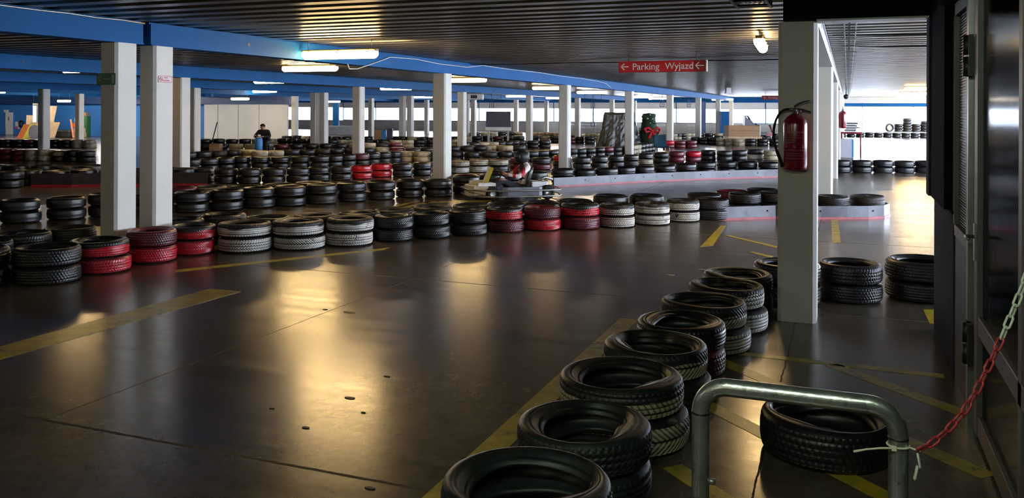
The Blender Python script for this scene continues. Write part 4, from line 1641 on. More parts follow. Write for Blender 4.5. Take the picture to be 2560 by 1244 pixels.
tie = thing('cable_tie', 'pale beige cable tie round the right leg of the hoop rail', 'cable tie', (HX1, HYY, 0.762))
pts = [((PR + 0.003) * cos(a * pi / 12), (PR + 0.003) * sin(a * pi / 12), 0.0) for a in range(25)]
MB().tube(pts, 0.0032, 6).build('strap', M['cream'], tie)
MB().box(-0.020, -PR - 0.012, -0.007, -0.006, -PR - 0.001, 0.007, b=0.001).build('buckle', M['cream'], tie)
MB().tube([(-0.012, -PR - 0.006, 0), (-0.05, -PR - 0.012, -0.003), (-0.09, -PR - 0.016, -0.011), (-0.124, -PR - 0.018, -0.022)], [0.0034, 0.0032, 0.003, 0.004], 6).build('tail', M['cream'], tie)
MB().tube([(PR, -0.01, 0), (PR + 0.012, -0.02, 0.0), (PR + 0.03, -0.03, 0.0)], 0.0032, 6).build('loop', M['cream'], tie)

# ------------------------------------------------------------ people
def grow(name, pts, edges, root, parent, mats, matfn=None, sub=2):
    me = bpy.data.meshes.new(name)
    keys = list(pts)
    me.from_pydata([pts[k][:3] for k in keys], [(keys.index(a), keys.index(b2)) for a, b2 in edges], [])
    o = bpy.data.objects.new(name, me)
    COL.objects.link(o)
    o.modifiers.new('skin', 'SKIN')
    if not me.skin_vertices:
        bpy.context.view_layer.objects.active = o
    sv = me.skin_vertices[0].data
    for i, k in enumerate(keys):
        r = pts[k][3]
        rr = r if isinstance(r, tuple) else (r, r)
        sv[i].radius = rr
        sv[i].use_root = (k == root)
    ss = o.modifiers.new('sub', 'SUBSURF')
    ss.levels = ss.render_levels = sub
    bpy.context.view_layer.update()
    m2 = bpy.data.meshes.new_from_object(o.evaluated_get(bpy.context.evaluated_depsgraph_get()))
    m2.name = name
    bpy.data.objects.remove(o)
    m2.materials.clear()
    for m in mats:
        m2.materials.append(m)
    for p in m2.polygons:
        p.use_smooth = True
        if matfn:
            p.material_index = matfn(p.center)
    n = bpy.data.objects.new(name, m2)
    COL.objects.link(n)
    n.parent = parent
    return n


def hand_pts(pts, edges, wrist, palm_dir, side_dir, down, tag_, curl=0.5):
    """adds a palm and five bent fingers; vectors are unit-ish tuples"""
    w = Vector(pts[wrist][:3])
    f, s_, dn = Vector(palm_dir).normalized(), Vector(side_dir).normalized(), Vector(down).normalized()
    palm = w + f * 0.07
    pts[tag_ + 'palm'] = (*palm, (0.032, 0.018))
    edges.append((wrist, tag_ + 'palm'))
    for i, (off, ln) in enumerate(((-0.030, 0.075), (-0.010, 0.085), (0.010, 0.080), (0.029, 0.062))):
        a = palm + f * 0.03 + s_ * off
        b2 = a + f * ln * 0.5 + dn * ln * 0.25 * curl
        c = b2 + f * ln * 0.25 + dn * ln * 0.55 * curl
        for q, p in (('a', a), ('b', b2), ('c', c)):
            pts['%sf%d%s' % (tag_, i, q)] = (*p, 0.009)
        edges += [(tag_ + 'palm', '%sf%da' % (tag_, i)), ('%sf%da' % (tag_, i), '%sf%db' % (tag_, i)), ('%sf%db' % (tag_, i), '%sf%dc' % (tag_, i))]
    a = w + f * 0.045 - s_ * 0.045
    b2 = a + f * 0.045 - s_ * 0.012 + dn * 0.02
    pts[tag_ + 'ta'] = (*a, 0.011)
    pts[tag_ + 'tb'] = (*b2, 0.010)
    edges += [(wrist, tag_ + 'ta'), (tag_ + 'ta', tag_ + 'tb')]


# --- racing kart and its driver
kt = thing('racing_kart', 'low racing kart on the lane in the middle of the picture', 'kart', (KART[0], KART[1], 0), KANG)
mb = MB()
for s_ in (-1, 1):
    mb.tube([(-0.72, 0.24 * s_, 0.075), (-0.1, 0.27 * s_, 0.065), (0.5, 0.22 * s_, 0.065), (0.88, 0.16 * s_, 0.075)], 0.016, 8)
for x_ in (-0.62, -0.2, 0.3, 0.72):
    mb.tube([(x_, -0.26, 0.07), (x_, 0.26, 0.07)], 0.014, 8)
mb.box(-0.15, -0.26, 0.045, 0.78, 0.26, 0.055)
mb.build('chassis', M['steel'], kt)
for (x_, s_, r_, w_) in ((-0.58, -1, 0.138, 0.18), (-0.58, 1, 0.138, 0.18), (0.55, -1, 0.13, 0.125), (0.55, 1, 0.13, 0.125)):
    yv = s_ * 0.50
    wl = MB()
    pr = [(r_ * 0.45, -w_ / 2), (r_ * 0.85, -w_ / 2), (r_, -w_ / 2 + 0.025), (r_, w_ / 2 - 0.025), (r_ * 0.85, w_ / 2), (r_ * 0.45, w_ / 2)]
    wl.lathe(pr, 24, closed=True)
    for i in range(len(wl.v)):
        vx, vy, vz = wl.v[i]
        wl.v[i] = (vx + x_, yv + vz, vy + r_)
    wo = wl.build('wheel', M['rubber'], kt)
    rm = MB().lathe([(0.0, -0.05), (r_ * 0.4, -0.05), (r_ * 0.47, -w_ / 2 + 0.01), (r_ * 0.47, w_ / 2 - 0.01), (r_ * 0.4, 0.05), (0, 0.05)], 16)
    for i in range(len(rm.v)):
        vx, vy, vz = rm.v[i]
        rm.v[i] = (vx + x_, yv + vz, vy + r_)
    rm.build('rim', M['steel'], wo)
MB().tube([(-0.58, -0.5, 0.138), (-0.58, 0.5, 0.138)], 0.02, 8).build('rear_axle', M['steel'], kt)
for s_ in (-1, 1):
    mb = MB()
    poly = [(-0.36, 0.60 * s_), (0.36, 0.60 * s_), (0.40, 0.66 * s_), (0.30, 0.71 * s_), (-0.34, 0.72 * s_), (-0.42, 0.66 * s_)]
    if s_ < 0:
        poly = poly[::-1]
    mb.prism(poly, 0.07, 0.26)
    mb.build('side_pod', M['guard'], kt)
bp = [(-0.85, -0.55), (-0.92, -0.2), (-0.92, 0.2), (-0.85, 0.55), (-0.75, 0.735), (-0.4, 0.75), (0.4, 0.75), (0.80, 0.60), (0.98, 0.3), (0.98, -0.3), (0.80, -0.60), (0.4, -0.75), (-0.4, -0.75), (-0.75, -0.735), (-0.85, -0.55)]
for z_, m_ in ((0.085, 'steel'), (0.20, 'steel')):
    MB().tube([(x_, y_, z_) for x_, y_ in bp], 0.016, 8).build('bumper_bar', M[m_], kt)
mb = MB().prism([(0.62, -0.46), (0.86, -0.30), (0.95, -0.12), (0.95, 0.12), (0.86, 0.30), (0.62, 0.46), (0.60, 0.2), (0.60, -0.2)], 0.09, 0.27)
mb.build('nose_cone', M['white'], kt)
fp = MB()
vs = [(0.58, -0.16, 0.22), (0.58, 0.16, 0.22), (0.42, 0.15, 0.60), (0.42, -0.15, 0.60), (0.62, -0.13, 0.22), (0.62, 0.13, 0.22), (0.45, 0.12, 0.62), (0.45, -0.12, 0.62)]
fp.add(vs, [(0, 1, 2, 3), (7, 6, 5, 4), (0, 4, 5, 1), (1, 5, 6, 2), (2, 6, 7, 3), (3, 7, 4, 0)])
fp.build('front_panel', M['yellowp'], kt)
fp = MB()
for s_ in (-1, 1):
    fp.prism([(0.50, 0.17 * s_), (0.80, 0.24 * s_), (0.80, 0.36 * s_), (0.46, 0.42 * s_)][::s_], 0.27, 0.33)
fp.build('fairing', M['white'], kt)
st = MB()
n = 10
vs, fs = [], []
prof = [(0.12, 0.10), (-0.02, 0.075), (-0.18, 0.08), (-0.30, 0.14), (-0.36, 0.28), (-0.42, 0.46), (-0.45, 0.60)]
for i, (x_, z_) in enumerate(prof):
    for k in range(n + 1):
        a = -1 + 2 * k / n
        up = 0.11 * abs(a) ** 3 if i < 4 else 0.0
        fw = 0.12 * abs(a) ** 3 if i >= 3 else 0.0
        vs.append((x_ + fw, a * 0.20, z_ + up))
for i in range(len(prof) - 1):
    for k in range(n):
        fs.append((i * (n + 1) + k, (i + 1) * (n + 1) + k, (i + 1) * (n + 1) + k + 1, i * (n + 1) + k + 1))
st.add(vs, fs, 0, True)
so = st.build('seat', M['black'], kt)
so.modifiers.new('thick', 'SOLIDIFY').thickness = 0.012
mb = MB()
mb.box(-0.62, 0.22, 0.09, -0.28, 0.44, 0.36, 0, b=0.02)
for z_ in (0.16, 0.2, 0.24, 0.28, 0.32):
    mb.box(-0.63, 0.20, z_, -0.27, 0.46, z_ + 0.012)
mb.tube([(-0.45, 0.33, 0.36), (-0.6, 0.33, 0.42), (-0.78, 0.25, 0.36)], 0.03, 8)
mb.build('engine', M['steel'], kt)
mb = MB()
ax = Vector((-0.62, 0, 0.78)).normalized()
cw = Vector((0.20, 0, 0.47))
e1, e2 = Vector((0, 1, 0)), ax.cross(Vector((0, 1, 0)))
mb.tube([cw + e1 * 0.15 * cos(a * pi / 14) + e2 * 0.13 * sin(a * pi / 14) for a in range(29)], 0.013, 8)
for a in (0, 2.1, 4.2):
    mb.tube([cw, cw + e1 * 0.15 * cos(a) + e2 * 0.13 * sin(a)], 0.008, 6)
mb.tube([cw, cw - ax * 0.12, (0.45, 0, 0.12)], 0.012, 8)
mb.build('steering_wheel', M['black'], kt)

pd = thing('person', 'person driving the kart in a white and red top with dark helmet', 'person', (KART[0], KART[1], 0), KANG)
P_ = {'pel': (-0.20, 0, 0.20, (0.15, 0.11)), 'abd': (-0.27, 0, 0.34, (0.14, 0.105)), 'che': (-0.30, 0, 0.50, (0.165, 0.115)), 'sht': (-0.28, 0, 0.62, (0.13, 0.09)), 'nek': (-0.25, 0, 0.70, 0.055), 'hed': (-0.22, 0, 0.80, 0.085)}
E_ = [('pel', 'abd'), ('abd', 'che'), ('che', 'sht'), ('sht', 'nek'), ('nek', 'hed')]
for s_, t_ in ((1, 'l'), (-1, 'r')):
    P_[t_ + 'sh'] = (-0.27, 0.19 * s_, 0.60, 0.068)
    P_[t_ + 'el'] = (-0.06, 0.29 * s_, 0.43, 0.050)
    P_[t_ + 'wr'] = (0.12, 0.185 * s_, 0.475, 0.031)
    P_[t_ + 'hp'] = (-0.10, 0.10 * s_, 0.19, 0.088)
    P_[t_ + 'kn'] = (0.26, 0.20 * s_, 0.36, 0.062)
    P_[t_ + 'an'] = (0.56, 0.15 * s_, 0.15, 0.043)
    P_[t_ + 'to'] = (0.67, 0.15 * s_, 0.21, 0.035)
    E_ += [('sht', t_ + 'sh'), (t_ + 'sh', t_ + 'el'), (t_ + 'el', t_ + 'wr'), ('pel', t_ + 'hp'), (t_ + 'hp', t_ + 'kn'), (t_ + 'kn', t_ + 'an'), (t_ + 'an', t_ + 'to')]
    hand_pts(P_, E_, t_ + 'wr', (0.75, -0.15 * s_, 0.2), (0.1, -0.1 * s_, 0.9), (-0.5, -0.6 * s_, 0.0), t_, curl=1.0)


def drv(c):
    if c.z < 0.27 or (c.x > -0.12 and c.z < 0.37):
        return 2
    if c.x > 0.13:
        return 3
    if abs(c.y) > 0.16:
        # sleeve: red stripe along its outer middle
        if -0.20 < c.x < -0.10 or 0.0 < c.x < 0.06:
            return 1
        return 0
    if c.x > -0.22 and c.z > 0.36:
        return 4
    return 0


grow('body', P_, E_, 'pel', pd, [M['suitwhite'], M['suitred'], M['trousers'], M['skin'], M['trousers']], drv)
hm = MB()
hm.ball((-0.215, 0, 0.815), 0.142, 24, sc=(1.08, 0.92, 1.0))
hm.build('helmet', M['dark'], pd)
vz = MB()
vs, fs = [], []
for i in range(13):
    a = -1.05 + 2.1 * i / 12
    for z_ in (-0.03, 0.05):
        r_ = 0.151
        vs.append((-0.215 + r_ * 1.03 * cos(a) * (1 - abs(z_) * 0.7), r_ * 0.93 * sin(a), 0.815 + z_))
for i in range(12):
    fs.append((2 * i, 2 * i + 2, 2 * i + 3, 2 * i + 1))
vz.add(vs, fs, 0, True)
vo = vz.build('visor', M['slate'], pd)
vo.modifiers.new('thick', 'SOLIDIFY').thickness = 0.004

# --- person leaning on a blue barrel behind the tyres
px_, py_ = PERSON
ang = math.atan2(-py_, -px_) - 0.45
pp = thing('person', 'person in black jacket and beanie leaning forward before the white partition', 'person', (px_, py_, 0), ang)
P_ = {'pel': (-0.22, 0, 0.50, (0.17, 0.13)), 'abd': (-0.17, 0, 0.64, (0.17, 0.13)), 'che': (-0.05, 0, 0.80, (0.20, 0.14)), 'sht': (0.03, 0, 0.90, (0.15, 0.11)), 'nek': (0.09, 0, 0.96, 0.058), 'chn': (0.135, 0, 0.985, 0.062), 'hed': (0.125, 0, 1.07, (0.082, 0.090)), 'top': (0.11, 0, 1.12, 0.07)}
E_ = [('pel', 'abd'), ('abd', 'che'), ('che', 'sht'), ('sht', 'nek'), ('nek', 'chn'), ('chn', 'hed'), ('hed', 'top')]
for s_, t_ in ((1, 'l'), (-1, 'r')):
    P_[t_ + 'sh'] = (0.02, 0.20 * s_, 0.88, 0.078)
    P_[t_ + 'el'] = (0.14, 0.33 * s_, 0.68, 0.060)
    P_[t_ + 'wr'] = (0.34, 0.12 * s_, 0.70, 0.035)
    P_[t_ + 'hp'] = (-0.16, 0.11 * s_, 0.46, 0.10)
    P_[t_ + 'kn'] = (0.22, 0.20 * s_, 0.46, 0.068)
    P_[t_ + 'an'] = (0.12, 0.18 * s_, 0.09, 0.048)
    P_[t_ + 'to'] = (0.25, 0.19 * s_, 0.045, 0.038)
    E_ += [('sht', t_ + 'sh'), (t_ + 'sh', t_ + 'el'), (t_ + 'el', t_ + 'wr'), ('pel', t_ + 'hp'), (t_ + 'hp', t_ + 'kn'), (t_ + 'kn', t_ + 'an'), (t_ + 'an', t_ + 'to')]
    hand_pts(P_, E_, t_ + 'wr', (0.4, -0.85 * s_, 0.0), (0.85, 0.4 * s_, 0.0), (0, 0, -1), t_, curl=0.6)
grow('body', P_, E_, 'pel', pp, [M['jacket'], M['skin'], M['jacket']],
     lambda c: 1 if ((c.z > 0.955 and c.x > 0.06) or (c.x > 0.335 and c.z > 0.6)) else 0)
hat = MB().ball((0.108, 0, 1.105), 0.105, 20, sc=(1.0, 0.95, 0.86))
for i in range(len(hat.v)):
    vx, vy, vz_ = hat.v[i]
    if vz_ < 1.085 and vx > 0.10:
        hat.v[i] = (vx - 0.02, vy, 1.085)
hat.build('beanie', plain('dark maroon knit', (0.03, 0.008, 0.012), 0.9), pp)
fc = MB()
fc.ball((0.222, 0, 1.035), 0.014, 8, sc=(1.2, 0.9, 1.4))
fc.build('nose', M['skin'], pp)
ey = MB()
for s_ in (-1, 1):
    ey.ball((0.203, 0.032 * s_, 1.06), 0.010, 8, sc=(0.6, 1.2, 0.7))
ey.box(0.196, -0.022, 1.0, 0.206, 0.022, 1.006)
ey.build('face_features', M['dark'], pp)
for s_ in (-1, 1):
    MB().ball((0.11, 0.088 * s_, 1.045), 0.022, 8, sc=(0.7, 0.4, 1.2)).build('ear', M['skin'], pp)
# white stripes on the raised cuff
MB().tube([(0.20, -0.275, 0.685), (0.235, -0.235, 0.69)], 0.062, 12).build('cuff_stripe', M['white'], pp)
# seat: an upturned crate
cx_, cy_ = px_ - 0.22 * cos(ang), py_ - 0.22 * sin(ang)
tag(MB().box(-0.2, -0.22, 0, 0.2, 0.22, 0.37, 0, b=0.01).build('crate', M['black'], None, (cx_, cy_, 0), ang), 'black crate the person in the beanie sits on', 'crate')
bx, by = px_ + 0.44 * cos(ang), py_ + 0.44 * sin(ang)
bl = MB().lathe([(0.0, 0.0), (0.12, 0.0), (0.135, 0.03), (0.15, 0.2), (0.15, 0.45), (0.135, 0.62), (0.12, 0.655), (0.0, 0.655)], 24)
tag(bl.build('barrel', M['bluep'], None, (bx, by, 0)), 'slim bright blue barrel in front of the person in the beanie', 'barrel')

# ------------------------------------------------------------ chair and things beyond
cx_, cy_ = CHAIR
ca = YAW + 0.3
chr_ = thing('chair', 'dark teal plastic chair with pale legs among the far tyres', 'chair', (cx_, cy_, 0), ca)
st = MB()
vs, fs = [], []
prof = [(-0.22, 0.46), (-0.05, 0.445), (0.12, 0.45), (0.20, 0.50), (0.24, 0.62), (0.27, 0.80), (0.27, 0.90)]
n = 8
for i, (y_, z_) in enumerate(prof):
    for k in range(n + 1):
        a = -1 + 2 * k / n
        w_ = 0.25 if i < 6 else 0.20
        vs.append((a * w_, y_ - (0.05 * a * a if i > 3 else 0), z_ + (0.03 * a * a if i <= 3 else 0)))
for i in range(len(prof) - 1):
    for k in range(n):
        fs.append((i * (n + 1) + k, i * (n + 1) + k + 1, (i + 1) * (n + 1) + k + 1, (i + 1) * (n + 1) + k))
st.add(vs, fs, 0, True)
so = st.build('seat_shell', M['teal'], chr_)
so.modifiers.new('thick', 'SOLIDIFY').thickness = 0.02
for (x_, y_) in ((-0.2, -0.18), (0.2, -0.18), (-0.2, 0.16), (0.2, 0.16)):
    MB().tube([(x_ * 0.9, y_ * 0.9, 0.455), (x_ * 1.12, y_ * 1.15, 0.0)], 0.013, 8).build('leg', M['white'], chr_)
yb_ = MB().box(-0.15, -0.12, 0, 0.15, 0.12, 0.30, 0, b=0.01)
yb_.box(-0.165, -0.135, 0.27, 0.165, 0.135, 0.30, 0)
tag(yb_.build('bucket', M['yellowp'], None, (cx_ + 0.03, cy_, 0), ca), 'yellow plastic tub under the teal chair', 'tub')


def prop(name, px, z, w, d, h, mat, label, cat, z0=0.0, rot=None, b=0.01, extra=None):
    x_, y_ = AT(px, z)
    mb = MB().box(-w / 2, -d / 2, 0, w / 2, d / 2, h, 0, b=min(b, h * 0.2, d * 0.2))
    if extra:
        extra(mb)
    mats = [M[m] for m in (mat if isinstance(mat, (list, tuple)) else [mat])]
    o = mb.build(name, mats, None, (x_, y_, z0), YAW if rot is None else rot)
    return tag(o, label, cat)


# black screen on a pale stand
x_, y_ = AT(1246, 44.0)
sc_ = thing('screen', 'big black display screen before the far windows', 'screen', (x_, y_, 0), YAW)
MB().box(-0.64, -0.05, 0.90, 0.64, 0.05, 1.70, 0, b=0.01).build('display', M['slate'], sc_)
MB().box(-0.66, -0.25, 0.72, 0.66, 0.25, 0.90, 0, b=0.01).build('shelf', M['white'], sc_)
for s_ in (-0.5, 0.5):
    MB().box(s_ - 0.05, -0.2, 0, s_ + 0.05, 0.2, 0.72).build('stand_leg', M['steel'], sc_)

# tarpaulin-covered heap: draped cone-like body with folds
def heap(name, px, z, wb, wt, dpt, h, mat, label, cat, folds=9, seed=1):
    x_, y_ = AT(px, z)
    rnd = random.Random(seed)
    vs, fs = [], []
    na, nz = 64, 12
    ph = [rnd.uniform(0, 6.28) for _ in range(5)]
    for j in range(nz + 1):
        t_ = j / nz
        for k in range(na):
            a = 2 * pi * k / na
            w_ = wb + (wt - wb) * t_ ** 0.7
            sq = (abs(cos(a)) ** 4 + abs(sin(a)) ** 4) ** -0.25
            f = 1 + 0.09 * (1 - t_ * 0.6) * abs(sin(folds * a / 2 + ph[0] + 2.2 * t_)) + 0.05 * sin((folds + 4) * a + ph[1] - 2 * t_) + 0.02 * sin(31 * a)
            f += rnd.uniform(-0.035, 0.035)
            vs.append((cos(a) * sq * w_ / 2 * f, sin(a) * sq * dpt / 2 * (1 - 0.3 * t_) * f, h * t_ + 0.07 * sin(2 * a + ph[2]) * t_))
    for j in range(nz):
        for k in range(na):
            k2 = (k + 1) % na
            fs.append((j * na + k, j * na + k2, (j + 1) * na + k2, (j + 1) * na + k))
    top = len(vs)
    vs.append((0, 0, h + 0.05))
    for k in range(na):
        fs.append((nz * na + k, nz * na + (k + 1) % na, top))
    o = MB().add(vs, fs, 0, False).build(name, M[mat], None, (x_, y_, 0), YAW)
    return tag(o, label, cat)


heap('covered_heap', 1548, 42.0, 2.0, 1.35, 1.0, 1.62, 'tarp', 'tall heap under a dark wrinkled tarpaulin before the far windows', 'tarpaulin heap', seed=3)
# dark green clipped shrub with pale dots and a red bow
x_, y_ = AT(1622, 42.5)
sh = thing('clipped_shrub', 'dark green decorative shrub column with pale baubles and red bow', 'shrub', (x_, y_, 0), YAW)
mb = MB()
rnd = random.Random(5)
mb.lathe([(0.0, 0.0), (0.42, 0.0), (0.46, 0.2), (0.44, 0.7), (0.38, 1.0), (0.34, 1.15), (0.33, 1.5), (0.30, 1.62), (0.0, 1.66)], 28)
for k in range(420):
    a = rnd.uniform(0, 2 * pi); z_ = rnd.uniform(0.2, 1.64)
    r_ = 0.44 if z_ < 0.9 else 0.33
    c_ = Vector((r_ * cos(a), r_ * sin(a), z_))
    d1 = Vector((rnd.uniform(-1, 1), rnd.uniform(-1, 1), rnd.uniform(-1, 1))).normalized() * 0.05
    d2 = Vector((cos(a), sin(a), rnd.uniform(-0.5, 0.8))) * 0.05
    mb.add([c_ - d1, c_ + d1, c_ + d2], [(0, 1, 2), (2, 1, 0)])
mb.build('foliage', M['leaf'], sh)
for (a_, z_) in ((-0.11, 1.38), (0.14, 1.36), (0.02, 1.16), (0.02, 1.56)):
    MB().ball((a_, -0.34, z_), 0.035, 10, sc=(1.3, 0.6, 0.8)).build('bauble', M['white'], sh)
bw = MB()
for s_ in (-1, 1):
    bw.tube([(0.1, -0.50, 0.78), (0.1 + 0.22 * s_, -0.52, 0.95), (0.1 + 0.36 * s_, -0.50, 0.88), (0.1 + 0.30 * s_, -0.50, 0.72), (0.1, -0.50, 0.78)], [0.03, 0.06, 0.07, 0.06, 0.03], 8)
    bw.tube([(0.1, -0.51, 0.78), (0.1 + 0.10 * s_, -0.53, 0.6), (0.1 + 0.16 * s_, -0.50, 0.42)], [0.03, 0.06, 0.075], 8)
bw.ball((0.1, -0.52, 0.78), 0.07, 10)
bw.build('bow', M['brightred'], sh)

# cardboard box on a pallet with a moulded seat on it
def flaps(mb):
    mb.box(-0.86, -0.55, 0.50, -0.2, -0.53, 0.60, 0)
    mb.box(0.80, -0.5, 0.02, 0.86, 0.5, 0.62, 1)
    mb.box(-0.84, -0.515, 0.30, 0.80, -0.505, 0.315, 2)
prop('cardboard_box', 1855, 46.0, 1.68, 1.0, 0.58, ['card', 'white', 'walldark'], 'long brown cardboard box left of the extinguisher column', 'box', z0=0.42, extra=flaps)
prop('pallet', 1856, 46.05, 1.8, 1.1, 0.42, 'wood', 'stack of wooden pallets under the brown cardboard box', 'pallets')
x_, y_ = AT(1866, 46.0)
mb = MB()
vs, fs = [], []
pr = [(-0.12, 0.46), (0.02, 0.47), (0.10, 0.40), (0.20, 0.22), (0.34, 0.08), (0.52, 0.02)]
for q, (a_, b_) in enumerate(pr):
    for k in range(7):
        t_ = -1 + k / 3
        vs.append((a_, t_ * 0.2, b_ + 0.06 * t_ * t_))
for q in range(len(pr) - 1):
    for k in range(6):
        fs.append((q * 7 + k, (q + 1) * 7 + k, (q + 1) * 7 + k + 1, q * 7 + k + 1))
mb.add(vs, fs, 0, True)
vs2 = [(-0.14, -0.2, 0.0), (-0.14, 0.2, 0.0), (-0.12, 0.2, 0.50), (-0.12, -0.2, 0.50), (0.5, -0.2, 0), (0.5, 0.2, 0)]
mb.add(vs2, [(0, 1, 2, 3), (0, 3, 4), (1, 5, 2), (0, 4, 5, 1)])
o = mb.build('moulded_seat', M['slate'], None, (x_, y_, 1.0), YAW)
tag(o, 'dark grey moulded seat shell lying on the cardboard box', 'seat shell')
# small red and dark scooter-like go-cart parts beside the box
x_, y_ = AT(1922, 46.5)
sc2 = thing('scooter', 'small dark red scooter standing right of the cardboard box', 'scooter', (x_, y_, 0), YAW)
mb = MB()
mb.prism([(-0.12, -0.1), (0.28, -0.1), (0.28, 0.1), (-0.12, 0.1)], 0.42, 0.62)
mb.tube([(0.30, 0, 0.35), (0.16, 0, 0.75), (0.05, 0, 1.0)], 0.05, 8)
mb.build('fairing', M['darkred'], sc2)
MB().box(-0.5, -0.1, 0.45, -0.08, 0.1, 0.60, 0, b=0.03).build('seat', M['black'], sc2)
MB().tube([(0.03, -0.25, 1.0), (0.05, 0, 1.03), (0.03, 0.25, 1.0)], 0.014, 8).build('handlebar', M['black'], sc2)
for xx_ in (-0.42, 0.40):
    wl = MB().lathe([(0.10, -0.04), (0.20, -0.05), (0.23, 0), (0.20, 0.05), (0.10, 0.04)], 20, closed=True)
    wl.v = [(vx + xx_, vz_, vy + 0.23) for vx, vy, vz_ in wl.v]
    wl.build('wheel', M['rubber'], sc2)

# guard rails along the rear parapet
for i in range(2):
    o = MB()
    xa = -21 + i * 9.3
    for k, z_ in enumerate((0.30, 0.52, 0.74)):
        o.box(xa, YR - 0.30, z_, xa + 8.6, YR - 0.24, z_ + 0.09)
    for k in range(5):
        o.box(xa + 0.3 + k * 2.0, YR - 0.24, 0, xa + 0.4 + k * 2.0, YR - 0.16, 0.85)
    tag(o.build('guard_rail', M['wallgrey']), 'grey horizontal guard rails along the rear parapet, %s length from left' % ordn(i + 1), 'guard rail', 'rear guard rails')

# hanging conduit frames
for i, (px, z, w_, drop) in enumerate(((1229, 50, 0.55, 1.25), (1482, 52, 0.5, 2.0), (1655, 52, 0.6, 0.8), (1722, 54, 0.5, 0.8))):
    x_, y_ = AT(px, z)
    mb = MB()
    mb.tube([(-w_, 0, ZC - 0.35), (-w_ * 0.2, 0, ZC - 0.35), (-w_ * 0.2, 0, ZC - drop)], 0.022, 6)
    mb.tube([(w_, 0, ZC - 0.35), (w_ * 0.2, 0, ZC - 0.35), (w_ * 0.2, 0, ZC - drop)], 0.022, 6)
    mb.tube([(0, 0, ZC), (0, 0, ZC - drop * 0.9)], 0.018, 6)
    mb.box(-w_ * 0.24, -0.02, ZC - drop, w_ * 0.24, 0.02, ZC - drop + 0.04)
    for s_ in (-w_, w_):
        mb.tube([(s_, 0, ZC - 0.35), (s_, 0, ZC)], 0.018, 6)
    nm = ('above the black screen', 'left of the tarpaulin heap', 'right of the green shrub', 'right of the fifth column')[i]
    tag(mb.build('hanging_conduit', M['navy'], None, (x_, y_, 0), YAW), 'thin dark conduit drop hanging from the ceiling ' + nm, 'conduit', 'hanging conduits')

# air heater by the second beam
x_, y_ = AT(1188, 40.0)
hx = thing('air_heater', 'boxy pale air heater hanging under the second beam', 'heater', (x_, y_, 2.36), YAW)
MB().box(-0.38, -0.3, -0.12, 0.38, 0.3, 0.14, 0, b=0.03).build('casing', M['palebeam'], hx)
MB().box(-0.2, -0.31, -0.06, 0.1, -0.3, 0.09).build('grille', M['dark'], hx)
MB().box(-0.35, -0.2, 0.14, 0.35, 0.2, ZC - 2.36).build('mounting_box', M['steel'], hx)
# box speaker under the ceiling left of the column
x_, y_ = AT(1820, 38.0)
o = MB().box(-0.11, -0.12, 0, 0.11, 0.12, 0.24, 0, b=0.01)
o.box(-0.14, -0.15, 0.0, 0.14, 0.15, 0.02)
o.box(-0.03, -0.03, 0.24, 0.03, 0.03, ZC - 2.54)
tag(o.build('ceiling_box', M['white'], None, (x_, y_, 2.54), YAW), 'small white box under the ceiling above the far beam end', 'ceiling box')
x_, y_ = AT(2115, 34.0)
o = MB().ball((0, 0, 0), 0.10, 14)
o.tube([(0, 0, 0.05), (0, 0, ZC - 2.35)], 0.02, 8)
tag(o.build('dome_camera', M['dark'], None, (x_, y_, 2.35)), 'small dark dome camera under the passage ceiling', 'camera')

# --- left background against the blue wall
def leaning(name, px, z, w_, h_, mat, label, cat, lean=0.25, th=0.03, shape=None, slant=0.0):
    x_, y_ = AT(px, z)
    mb = MB()
    if shape == 'oval':
        poly = [(w_ / 2 * cos(a), h_ * 0.5 + (h_ * 0.5) * (abs(sin(a)) ** 0.8) * (1 if sin(a) > 0 else -1)) for a in [k * pi / 14 for k in range(28)]]
    else:
        poly = [(-w_ / 2, 0), (w_ / 2, 0), (w_ / 2 + slant, h_), (-w_ / 2 + slant, h_)]
    mb.prism(poly, 0, th)
    M_ = Matrix.Rotation(pi / 2 - lean, 4, 'X')
    mb.v = [tuple(M_ @ Vector(v)) for v in mb.v]
    o = mb.build(name, M[mat], None, (x_, y_, 0.02), YAW + 0.3)
    return tag(o, label, cat)


wy = YP + 0.6
def on_wall(px):
    t_ = math.tan(YAW - math.atan((px - CX) / FPX))
    return -wy * t_
xa, xb = on_wall(17), on_wall(33)
dw = MB()
zw = lambda py: EYE - (py - HOR(25)) * 57.5 / FPX
dw.box(xa, wy - 0.08, 0.0, xb, wy, zw(291), 0)
dw.box(xa, wy - 0.10, zw(331), xb, wy - 0.08, zw(291), 0)
dw.box((xa + xb) / 2 - 0.03, wy - 0.11, zw(312), (xa + xb) / 2 + 0.03, wy - 0.10, zw(302), 1)
struct(dw.build('door_1', [M['wallwhite'], M['dark']]), 'white double panel on the far blue wall')
xl = on_wall(19)
tag(MB().box(xl - 0.13, wy - 0.2, zw(291), xl + 0.13, wy, zw(291) + 0.18, 0, b=0.02).build('alcove_lamp', M['white']), 'small white wall lamp above the white door panel', 'lamp')
xa = on_wall(45)
pk = MB()
pk.box(xa - 0.15, wy - 0.10, zw(333), xa + 0.13, wy, zw(315), 0)
pk.box(xa - 0.15, wy - 0.105, zw(333), xa + 0.13, wy - 0.10, zw(326), 1)
tag(pk.build('poster_box', [M['white'], M['pink']]), 'white and pink box on the blue wall beside the white door', 'box')
xa = on_wall(55)
ro = MB().tube([(xa + 0.18 * cos(a * pi / 8), wy - 0.06, zw(320) + 0.2 * sin(a * pi / 8)) for a in range(17)], 0.06, 8)
tag(ro.build('hose_reel', M['black']), 'coiled black hose on the blue wall', 'hose')
leaning('plywood_sheet', 100, 50.5, 1.55, 0.95, 'wood', 'pale plywood sheet leaning behind the orange and yellow panels', 'panel', slant=0.25)
